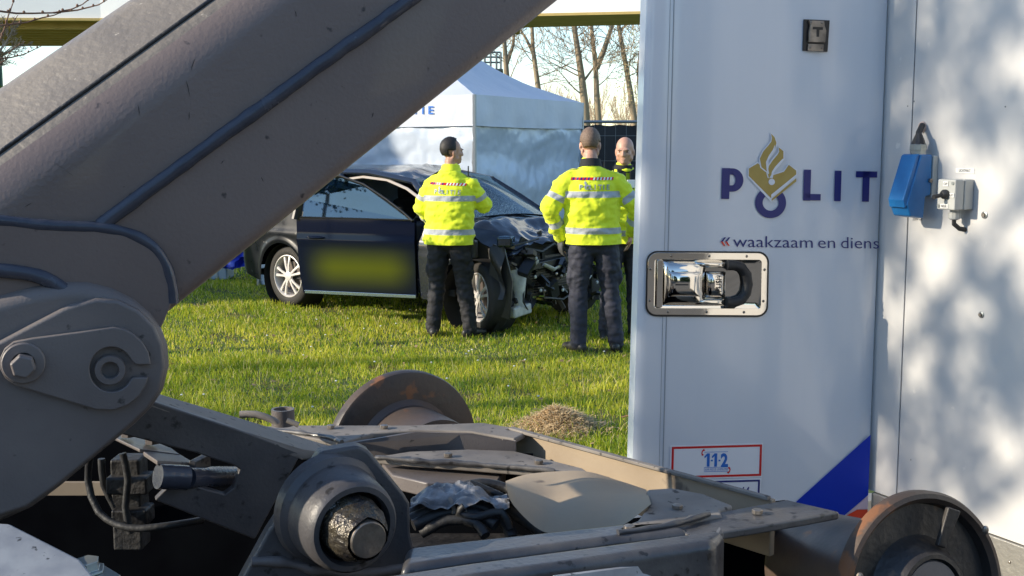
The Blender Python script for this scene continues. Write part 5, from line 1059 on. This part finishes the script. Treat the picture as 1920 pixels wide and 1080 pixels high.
def head(mb, c, Rh, k=1.0):
    A = lambda o, r: mb.ell(c + Rh @ V(o) * k, tuple(x * k for x in r), Rh, 20, 14)
    A((0, -.012, .035), (.077, .096, .090)); A((0, .028, -.015), (.066, .072, .088)); A((0, .048, -.072), (.044, .044, .040))
    A((0, .088, -.078), (.020, .014, .016)); A((0, .082, .030), (.052, .018, .014))
    chain_pts = [(0, .092, .022, .010, .010), (0, .108, -.008, .013, .012), (0, .104, -.024, .017, .012)]
    t_ = MB(); t_.tube([V(p[:3]) * k for p in chain_pts], [p[3] * k for p in chain_pts], 8); mb.add([c + Rh @ v for v in t_.v], t_.f)
    A((0, .091, -.050), (.026, .010, .006)); A((0, .090, -.062), (.022, .010, .007))
    for s in (-1, 1):
        A((s * .078, -.008, -.010), (.010, .020, .034)); A((s * .040, .068, -.015), (.024, .020, .020)); A((s * .060, .010, -.055), (.014, .04, .03))
    return c
def person(label, loc, yaw, hscale, look, pose, trou, skin, hair, seed, upper=(0, 0), legs=True):
    o = thing('person', label, 'person', (loc[0], loc[1], 0), 0)
    Z = Matrix.Rotation(yaw, 3, 'Z'); base = V((loc[0], loc[1], 0)); up_ = V((upper[0], upper[1], 0))
    k = hscale
    def T(v): v = V(v); return base + Z @ (v * k) + up_ * max(0, min(1, (v.z - .9) / .4))
    Tm = lambda mb: setattr(mb, 'v', [T(v) for v in mb.v]) or mb
    Zi = Z.transposed()
    Rh = Zi @ Matrix.Rotation(look[0], 3, 'Z') @ Matrix.Rotation(look[1], 3, 'X')   # head orientation in person frame
    hc = V((0, .02, 1.675))
    sh = pose['sh']; el = pose['el']; wr_ = pose['wr']; hip = .095; kn_, an = pose['kn'], pose['an']
    # body
    mb = MB()
    chain(mb, [(0, 0, .92, .15, .10), (0, 0, 1.05, .135, .095), (0, 0, 1.25, .155, .105), (0, -.005, 1.37, .15, .10), (0, -.01, 1.45, .085, .07), (0, 0, 1.52, .062, .065), (0, .008, 1.60, .058, .062)])
    for i, s in enumerate((-1, 1)):
        limb(mb, (s * sh * .8, -.01, 1.37), el[i], wr_[i], .045, .038, .030); hand(mb, wr_[i], pose['hd'][i], pose['pn'][i], 1.0, pose.get('curl', (.7, .7))[i])
        limb(mb, (s * hip, 0, .90), kn_[i], an[i], .08, .052, .04)
    head(mb, hc, Rh)
    Tm(mb); body = lk('body', remesh(mb, .0068, 3, 'body'), skin, o, deg=0)
    eb = MB()
    for s in (-1, 1): eb = MB().ell(hc + Rh @ V((s * .031, .086, .012)), (.010, .006, .006), Rh, 8, 6); Tm(eb).ob('eye', m_eye, o); 
    for s in (-1, 1): Tm(MB().tube([hc + Rh @ V((s * .016, .099, .027)), hc + Rh @ V((s * .034, .097, .032)), hc + Rh @ V((s * .05, .084, .026))], [.003, .0045, .003], 6)).ob('eyebrow', hair or m_hairs, o)
    if hair:
        hb = MB().ell(V((0, 0, 0)), (.083, .102, .101), None, 36, 28)
        bm = bmesh.new(); vs = [bm.verts.new(v) for v in hb.v]
        for f in hb.f: bm.faces.new([vs[i] for i in f])
        def keep_(v):
            lim = .060 + .028 * (1 if v.y > .03 else 0) if v.y > .02 else (-.02 if abs(v.x) > .06 and v.y > -.045 else -.072 + .02 * (v.y > -.03))
            return v.z > lim
        bmesh.ops.delete(bm, geom=[f for f in bm.faces if not keep_(f.calc_center_median())], context='FACES')
        th_ = pose.get('hair_th', 1.0)
        me = bpy.data.meshes.new('hair')
        for v in bm.verts: n_ = 1 + .03 * noise.noise(v.co * 60); v.co = T(hc + Rh @ (V((v.co.x * th_, v.co.y * th_, v.co.z * (th_ + .02))) * n_ + V((0, -.014, .038))))
        bm.to_mesh(me); bm.free(); ho = lk('hair', me, hair, o, deg=80); so_ = ho.modifiers.new('s', 'SOLIDIFY'); so_.thickness = .008; so_.offset = -1
    # trousers
    mb = MB(); chain(mb, [(0, 0, .88, .17, .115), (0, 0, .97, .165, .118), (0, 0, 1.05, .155, .112)])
    for i, s in enumerate((-1, 1)):
        a, b, c = V((s * hip, 0, .90)), V(kn_[i]), V(an[i]); L_ = lambda p, q, t: p.lerp(q, t)
        rows = [(a, .108), (L_(a, b, .45), .100), (L_(a, b, .85), .080), (b, .076), (L_(b, c, .3), .078), (L_(b, c, .7), .070), (L_(b, c, 1.0) + V((0, 0, -.02)), .068)]
        chain(mb, [(*p, r, r * 1.05) for p, r in rows])
        q = L_(a, b, .68); mb.ell(q + V((s * .085, 0, 0)), (.026, .055, .085), None, 12, 8)
    Tm(mb)
    fold = lambda p: .009 * noise.noise(V((p.x * 9, p.y * 9, p.z * 20 + seed))) + .007 * noise.noise(V((p.x * 22, p.y * 22, p.z * 34 + seed))) + .004 * math.sin(p.z * 60 + 4 * noise.noise(V((p.x * 12, p.y * 12, p.z * 6)))) * max(0, noise.noise(V((p.x * 4, p.y * 4, p.z * 4 + seed))))
    lk('trousers', remesh(mb, .010, 5, 'trousers', fold), trou, o, deg=0)
    for i in (0, 1):
        an_ = V(an[i]); mb = MB(); mb.tube([an_ + V((0, 0, .10)), an_ + V((0, 0, .02)), an_ + V((0, .0, -.04))], [.058, .056, .055], 12)
        f = pose['ft'][i]; d = V((f, 1, 0)).normalized(); fl = V((an_.x, an_.y, .05))
        chain(mb, [(*(fl - d * .06 - V((0, 0, .005))), .040, .045), (*(fl + d * .03), .048, .048), (*(fl + d * .12 - V((0, 0, .012))), .052, .036), (*(fl + d * .18 - V((0, 0, .018))), .045, .030)])
        Tm(mb); me = remesh(mb, .010, 4, 'boot')
        for v in me.vertices: v.co.z = max(v.co.z, .004)
        lk('boot', me, m_boot, o, deg=0)
    # jacket
    mb = MB(); hem = pose.get('hem', .86)
    chain(mb, [(0, 0, hem - .10, .222, .150), (0, 0, hem, .228, .158), (0, -.005, 1.05, .226, .156), (0, -.01, 1.25, .232, .156), (0, -.012, 1.36, .222, .142), (0, -.012, 1.42, .180, .118), (0, -.008, 1.47, .125, .095), (0, .0, 1.505, .088, .084), (0, .0, 1.52, .080, .080)], seg=28)
    for i, s in enumerate((-1, 1)):
        a, b, c = V((s * sh * .96, -.01, 1.37)), V(el[i]), V(wr_[i]); d_ = (c - b).normalized(); c2 = c - d_ * .015
        rows = [(V((s * sh * .55, -.01, 1.41)), .075), (a, .084), (a.lerp(b, .5), .085), (b, .073), (b.lerp(c2, .4), .069), (b.lerp(c2, .8), .060), (c2, .052)]
        chain(mb, [(*p, r, r) for p, r in rows])
    Tm(mb)
    def jf(p):
        q = Zi @ (p - base)
        w = .45 if (q.y < -.06 and q.z / k > 1.29) else 1.0
        return w * 1.45 * (.012 * noise.noise(V((q.x * 6, q.y * 6, q.z * 13 + seed * 3))) + .009 * noise.noise(V((q.x * 15, q.y * 15, q.z * 26 + seed))) + .005 * abs(noise.noise(V((q.x * 30 + q.z * 20, q.y * 30, q.z * 34 - q.x * 18)))) )
    me = remesh(mb, .0105, 4, 'jacket', jf)
    bm = bmesh.new(); bm.from_mesh(me); keep_arm = hem * k
    geo = [f for f in bm.faces if all(abs((Zi @ (v.co - base)).x) < .245 * k + .02 for v in f.verts)]
    vs_ = {v for f in geo for v in f.verts}; es_ = {e for f in geo for e in f.edges}
    bmesh.ops.bisect_plane(bm, geom=list(vs_) + list(es_) + geo, plane_co=(0, 0, keep_arm), plane_no=(0, 0, 1))
    bmesh.ops.delete(bm, geom=[f for f in bm.faces if f.calc_center_median().z < keep_arm and abs((Zi @ (f.calc_center_median() - base)).x) < .245 * k + .02], context='FACES')
    for f in bm.faces: f.smooth = True
    bm.to_mesh(me); bm.free()
    bd = me.attributes.new('band', 'FLOAT', 'POINT'); A_ = [V((s * sh, -.01, 1.42)) for s in (-1, 1)]
    hem_cut = hem
    for v in me.vertices:
        q = (Zi @ (v.co - base - up_ * max(0, min(1, (v.co.z / k - .9) / .4)))) / k
        # nearest: arm or torso
        best = (1e9, None)
        for i, s in enumerate((-1, 1)):
            for (p0, p1, t0, t1) in ((A_[i], V(el[i]), 0, 1), (V(el[i]), V(wr_[i]), 1, 2)):
                ab = p1 - p0; t = max(0, min(1, (q - p0).dot(ab) / ab.length_squared)); d = (q - p0 - ab * t).length - .075
                if d < best[0]: best = (d, (t0 + t * 1.0), i, ab.length)
        tx = abs(q.x) / .21; ty = abs(q.y + .01) / .15; dt = (math.hypot(tx, ty) - 1) * .17
        if dt < best[0] + .012 or (q.z > 1.30 and abs(q.x) < .19 and dt < best[0] + .05):
            zs = pose['bands']; val = max(.027 - abs(q.z - z) for z in zs)
        else:
            t = best[1]; val = max((.10 - abs(t - 0.62)) * best[3] if best[3] else -1, (.10 - abs(t - 1.38)) * best[3])
            val = max((.027 - abs((t - .60) * .30)), (.027 - abs((t - 1.45) * .27)))
        bd.data[v.index].value = val
    jk = lk('jacket', me, m_hv, o, deg=0)
    bvh = BVHTree.FromPolygons([v.co[:] for v in me.vertices], [tuple(p.vertices) for p in me.polygons])
    # back print: strip + lettering
    def onback(x, z, off=.004, front=False):
        p0 = T(V((x, -.6 if not front else .6, z))); d = Z @ V((0, 1 if not front else -1, 0)); h = bvh.ray_cast(p0, d)
        return (h[0] - d * off) if h[0] else None
    if pose.get('print', True):
        zc = pose.get('zstrip', 1.375); nseg = 24
        def piece(x0, x1, z0, z1, off, m, name, skew=0):
            vs = []; nu = 4
            for i in range(nu + 1):
                for j in (0, 1):
                    q = onback(x0 + (x1 - x0) * i / nu + skew * (j - .5), (z0, z1)[j] - .0, off)
                    if q is None: return
                    vs.append(q)
            MB().add(vs, [(2 * i, 2 * i + 1, 2 * i + 3, 2 * i + 2) for i in range(nu)]).ob(name, m, jk, deg=80)
        sl_ = pose.get('slope', 0)
        for i in range(nseg):
            x0 = -.17 + .34 * i / nseg; x1 = -.17 + .34 * (i + 1) / nseg; zz = zc + sl_ * (x0 + x1) / 2
            if i < nseg * .45: mm = m_redp if i % 2 == 0 else m_navy
            else: mm = m_whitep if i % 2 == 0 else m_redp
            piece(x0, x1, zz - .011, zz + .011, .004, mm, 'checker_square', .008)
        m_pr = bpy.data.materials.get('reflective_letter') or mat('reflective_letter', (.30, .34, .36), rough=.5)
        x = -.115
        for chh in 'POLITIE':
            vs, fs = text_tris(chh, .055, .0015); q = [onback(x + v[0], pose['ztext'] + v[1] + sl_ * x, .006) for v in vs]
            if all(q): MB().add(q, fs).ob('letter', m_pr, jk, deg=0)
            x += (.030 if chh == 'I' else .040)
        vs = [(-.079, .022), (-.067, .036), (-.075, .05), (-.065, .072), (-.055, .05), (-.058, .036), (-.048, .026), (-.062, .008)]
        q = [onback(a, pose['ztext'] + b + sl_ * a, .006) for a, b in vs]
        if all(q): MB().add(q, [tuple(range(len(q)))]).ob('back_emblem', m_pr, jk, deg=0)
    # collar
    if pose.get('collar', True):
        cbm = MB().lathe([(0, .094), (.03, .086), (.062, .080), (.064, .074), (.03, .074), (0, .080)], V((0, -.008, 1.50)), V((0, .12, 1)), 28); Tm(cbm).ob('collar', pose.get('collar_m', m_collar), jk, deg=60)
    for s in (-1, 1):
        ep = [V((s * .10, -.03, 1.50)), V((s * .17, -.03, 1.475)), V((s * .17, .03, 1.475)), V((s * .10, .03, 1.50))]
        q = []
        for e in ep:
            h = bvh.ray_cast(T(e + V((0, 0, .2))), V((0, 0, -1))); q.append(h[0] + V((0, 0, .006)) if h[0] else T(e))
        MB().prism(q, V((0, 0, -.004))).ob('epaulette', m_epa, jk, bev=.001)
    rp_ = T(V((pose.get('radio', .13), .11, 1.45))); MB().tube([rp_, rp_ + V((0, 0, .10))], .006, 6).ob('radio_antenna', m_black, jk); MB().box(rp_ - V((0, 0, .03)), (.045, .03, .08)).ob('radio', m_black, jk, bev=.006)
    return o, T, Rh, hc, body
# officer A (left)
poA = dict(sh=.195, el=[(-.285, .03, 1.17), (.29, .10, 1.19)], wr=[(-.24, .25, 1.03), (.13, .33, 1.24)], hd=[(.3, 1, -.2), (-.8, .6, .3)], pn=[(1, 0, 0), (0, -1, 0)],
           kn=[(-.12, .02, .49), (.13, .03, .49)], an=[(-.15, -.03, .10), (.19, .02, .10)], ft=[-.4, .5], bands=[1.265, .965], ztext=1.305, zstrip=1.395, hem=.85, collar_m=m_hv, hair_th=1.0, slope=-.03)
XA = P(843, 620, 10.55).x
oA, TA, RhA, hcA, bA = person('black haired police officer in yellow jacket and black trousers beside the open car door', (XA, 10.55), rad(-14), .995, (rad(-62), rad(-4)), poA, m_trou, m_skin2, m_hairb, 1.0, upper=(.02, .05))
# belt pouch on right hip of A
MB().box(TA(V((.20, .06, .80))), (.09, .11, .17), Matrix.Rotation(rad(-14), 3, 'Z')).ob('holster', m_boot, oA, bev=.02)
# officer B (centre, nearest)
poB = dict(sh=.205, el=[(-.345, -.02, 1.16), (.375, -.0, 1.16)], wr=[(-.26, .08, .93), (.33, .12, .95)], hd=[(.05, .25, -1), (-.1, .3, -1)], pn=[(1, .3, 0), (-1, .3, 0)],
           kn=[(-.12, .03, .49), (.14, .02, .49)], an=[(-.125, -.02, .10), (.185, -.02, .10)], ft=[-.45, .35], bands=[1.285, .995], ztext=1.325, zstrip=1.41, hem=.885, collar=True, hair_th=1.0, curl=(.8, .6), slope=.0)
XB = P(1112, 660, 9.78).x
oB, TB, RhB, hcB, bB = person('police officer nearest the camera, back turned, cropped brown hair, wearing a grey glove', (XB, 9.78), rad(6), 1.035, (rad(-6), rad(-14)), poB, m_trou2, m_skin, m_hairs, 2.0, upper=(-.035, 0))
gl = MB(); hand(gl, V((-.26, .08, .93)), (.05, .25, -1), (1, .3, 0), 1.16, .8); gl.v = [TB(v) for v in gl.v]
lk('glove', remesh(gl, .006, 2, 'glove'), m_glove, oB, deg=0)
# officer C (facing camera)
poC = dict(sh=.20, el=[(-.30, .03, 1.17), (.30, .06, 1.17)], wr=[(-.24, .20, 1.0), (.24, .22, 1.0)], hd=[(.1, .6, -.8), (-.1, .6, -.8)], pn=[(1, 0, 0), (-1, 0, 0)],
           kn=[(-.11, .02, .49), (.12, .02, .49)], an=[(-.13, -.02, .10), (.15, -.02, .10)], ft=[-.3, .3], bands=[1.22, .96], ztext=1.29, hem=.87, print=False, sh_=0)
XC = P(1170, 300, 10.45).x
oC, TC, RhC, hcC, bC = person('bald police officer facing the camera, half hidden behind the open trailer door', (XC, 10.45), rad(192), 1.0, (rad(166), rad(-10)), poC, m_trou2, m_skin, None, 3.0)
for s in (-1, 1):
    pl = [TC(V((s * .015, .135, 1.30))), TC(V((s * .02, .10, 1.50))), TC(V((s * .085, .06, 1.53))), TC(V((s * .09, .11, 1.42)))]
    MB().prism(pl, TC(V((0, .02, 0))) - TC(V((0, 0, 0)))).ob('open_collar', m_collar, oC, bev=.004)
    MB().prism([TC(V((s * .05 + a, .158 + .0, 1.36 + b))) for a, b in ((0, 0), (.07, 0), (.07, .07), (0, .07))], TC(V((0, .012, 0))) - TC(V((0, 0, 0)))).ob('chest_badge', m_whitep, oC, bev=.003)

# ================================================================== GRASS
def grass(name, n, y0, y1, hmin, hmax, wmin, seed, mtl):
    r = np.random.default_rng(seed)
    y = y0 + (y1 - y0) * r.random(n) ** .9; x = y * (-.62 + .90 * r.random(n))
    # patch field from summed sines
    pf = (np.sin(x * 2.3 + 1.3 * np.sin(y * 1.7)) + np.sin(y * 3.1 + 2 * np.sin(x * 1.1)) + np.sin(x * 7.1 + y * 5.3) * .6 + np.sin(x * 13 - y * 17) * .5) / 2.6
    pf2 = np.sin(x * 1.1 + 4) * np.sin(y * 1.9 + 1) + .4 * np.sin(x * 5 + y * 3)
    bare = ((np.sin(x * 3.7 + 2) * np.sin(y * 4.9 + x) + .35 * np.sin(x * 11 + y * 7)) > .74) & (r.random(n) < .8)
    h = (hmin + (hmax - hmin) * r.random(n) ** 2) * (1 + .55 * pf) * np.where(bare, .4, 1)
    a = r.random(n) * 6.283; w = wmin * (.7 + .6 * r.random(n)) * (1 + (y - 6) * .05); lean = (.15 + .7 * r.random(n)) * h; la = r.random(n) * 6.283
    ca, sa = np.cos(a) * w, np.sin(a) * w; lx, ly = np.cos(la) * lean, np.sin(la) * lean
    z0 = np.full(n, -.004)
    v = np.stack([np.stack([x - ca, y - sa, z0], 1), np.stack([x + ca, y + sa, z0], 1), np.stack([x - ca * .7 + lx * .4, y - sa * .7 + ly * .4, h * .6], 1), np.stack([x + ca * .7 + lx * .4, y + sa * .7 + ly * .4, h * .6], 1), np.stack([x + lx, y + ly, h * .93], 1)], 1).reshape(-1, 3)
    k = np.arange(n) * 5; tri = np.stack([np.stack([k, k + 1, k + 3], 1), np.stack([k, k + 3, k + 2], 1), np.stack([k + 2, k + 3, k + 4], 1)], 1).reshape(-1)
    me = bpy.data.meshes.new(name); me.vertices.add(n * 5); me.vertices.foreach_set('co', v.astype(np.float32).ravel()); nf = n * 3
    me.loops.add(nf * 3); me.loops.foreach_set('vertex_index', tri.astype(np.int32)); me.polygons.add(nf); me.polygons.foreach_set('loop_start', (np.arange(nf) * 3).astype(np.int32)); me.update(calc_edges=True)
    c1, c2, c3, c4 = np.array([.36, .42, .025]), np.array([.70, .66, .07]), np.array([.75, .64, .28]), np.array([.18, .32, .02])
    t = np.clip(.5 + .45 * pf2 + .35 * (r.random(n) - .5), 0, 1)[:, None]; col = c1 * (1 - t) + c2 * t
    col = np.where((r.random(n) < .13)[:, None], c3, col); col = np.where((r.random(n) < .22)[:, None], c4, col); col = np.where((bare & (r.random(n) < .6))[:, None], np.array([.24, .16, .09]), col); col *= (.8 + .4 * r.random(n))[:, None]
    ca_ = np.concatenate([np.repeat(col, 5, 0), np.ones((n * 5, 1))], 1).astype(np.float32)
    at = me.color_attributes.new('blade', 'FLOAT_COLOR', 'POINT'); at.data.foreach_set('color', ca_.ravel()); me.materials.append(mtl)
    o = bpy.data.objects.new(name, me); COL.objects.link(o); return tag(o, kind='stuff')
def grass_mat():
    m = bpy.data.materials.new('grass_blade'); m.use_nodes = True; t = m.node_tree; N = t.nodes; L = t.links; b = N['Principled BSDF']; at = N.new('ShaderNodeAttribute'); at.attribute_name = 'blade'
    L.new(at.outputs['Color'], b.inputs['Base Color']); b.inputs['Roughness'].default_value = .55; b.inputs['Specular IOR Level'].default_value = .25
    tr = N.new('ShaderNodeBsdfTranslucent'); L.new(at.outputs['Color'], tr.inputs[0]); mx = N.new('ShaderNodeMixShader'); mx.inputs[0].default_value = .45; L.new(b.outputs[0], mx.inputs[1]); L.new(tr.outputs[0], mx.inputs[2]); L.new(mx.outputs[0], N['Material Output'].inputs[0]); return m
gm = grass_mat()
grass('grass', 150000, 5.5, 9.5, .015, .060, .0022, 1, gm); grass('grass', 150000, 9.0, 15, .018, .068, .003, 2, gm); grass('grass', 65000, 14.5, 22, .03, .10, .006, 3, gm)
grass('tall_grass', 6000, 5.6, 9, .06, .15, .0024, 4, gm)
# daisies and dry leaves
mb = MB(); rd = random.Random(3)
for i in range(45):
    y = rd.uniform(6, 12); x = y * rd.uniform(-.3, .12); mb.ell((x, y, rd.uniform(.03, .06)), (.009, .009, .006), None, 6, 4)
tag(mb.ob('daisies', mat('daisy', (.75, .74, .70), rough=.7), deg=0), kind='stuff')
mb = MB()
for i in range(260):
    y = rd.uniform(5.8, 12); x = y * rd.uniform(-.3, .12); a = rd.random() * 6; r_ = rd.uniform(.012, .03); c = V((x, y, rd.uniform(.015, .05))); u = V((math.cos(a), math.sin(a), rd.uniform(-.5, .5))) * r_; w = V((-math.sin(a), math.cos(a), rd.uniform(-.5, .5))) * r_ * .6
    mb.add([c - u, c + w, c + u, c - w], [(0, 1, 2, 3)])
tag(mb.ob('dead_leaves', mat('dead_leaf', (.22, .13, .06), (.33, .24, .12), 9, rough=.9), deg=0), kind='stuff')
# heap of dry cut grass
hp = H(1048, 806, 0); heap = thing('straw_heap', 'low heap of dry brown cut grass on the lawn left of the open door', 'straw heap', tuple(hp))
def hpz(dx, dy): return 0.118 * math.exp(-(dx / .19) ** 2 * 1.1 - (dy / .20) ** 2) * (1 + .3 * noise.noise(V((dx * 9, dy * 9, 1))))
MB().grid(lambda u, v: hp + V(((u - .5) * .8, (v - .5) * .7, hpz((u - .5) * .8, (v - .5) * .7) - .012)), 30, 26).ob('mound', mat('straw_core', (.22, .15, .08), (.30, .21, .11), 14, rough=1, bump=1, bs=60, bdist=.02), heap)
mb = MB()
for i in range(5200):
    dx, dy = rd.gauss(0, .125), rd.gauss(0, .12); a = rd.random() * 6.283; L_ = rd.uniform(.02, .07); c = hp + V((dx, dy, hpz(dx, dy) + rd.uniform(-.004, .022)))
    d = V((math.cos(a), math.sin(a), rd.uniform(-.35, .45))) * L_; q = V((-math.sin(a), math.cos(a), rd.uniform(-.6, .6))) * .0017; m_ = c + d * .5 + V((0, 0, rd.uniform(0, .012)))
    mb.add([c - q, c + q, m_ + q, m_ - q, c + d], [(0, 1, 2, 3), (3, 2, 4)])
tag(mb.ob('straw', mat('straw', (.52, .36, .18), (.68, .50, .27), 40, rough=.9), heap, deg=0), kind='stuff')
st_ = MB().tube([H(1165, 782, .03), H(1178, 779, .05), H(1195, 787, .03)], .004, 5).ob('fallen_twig', m_tw2, deg=80); tag(st_, 'short fallen twig in the grass beside the door edge', 'twig')
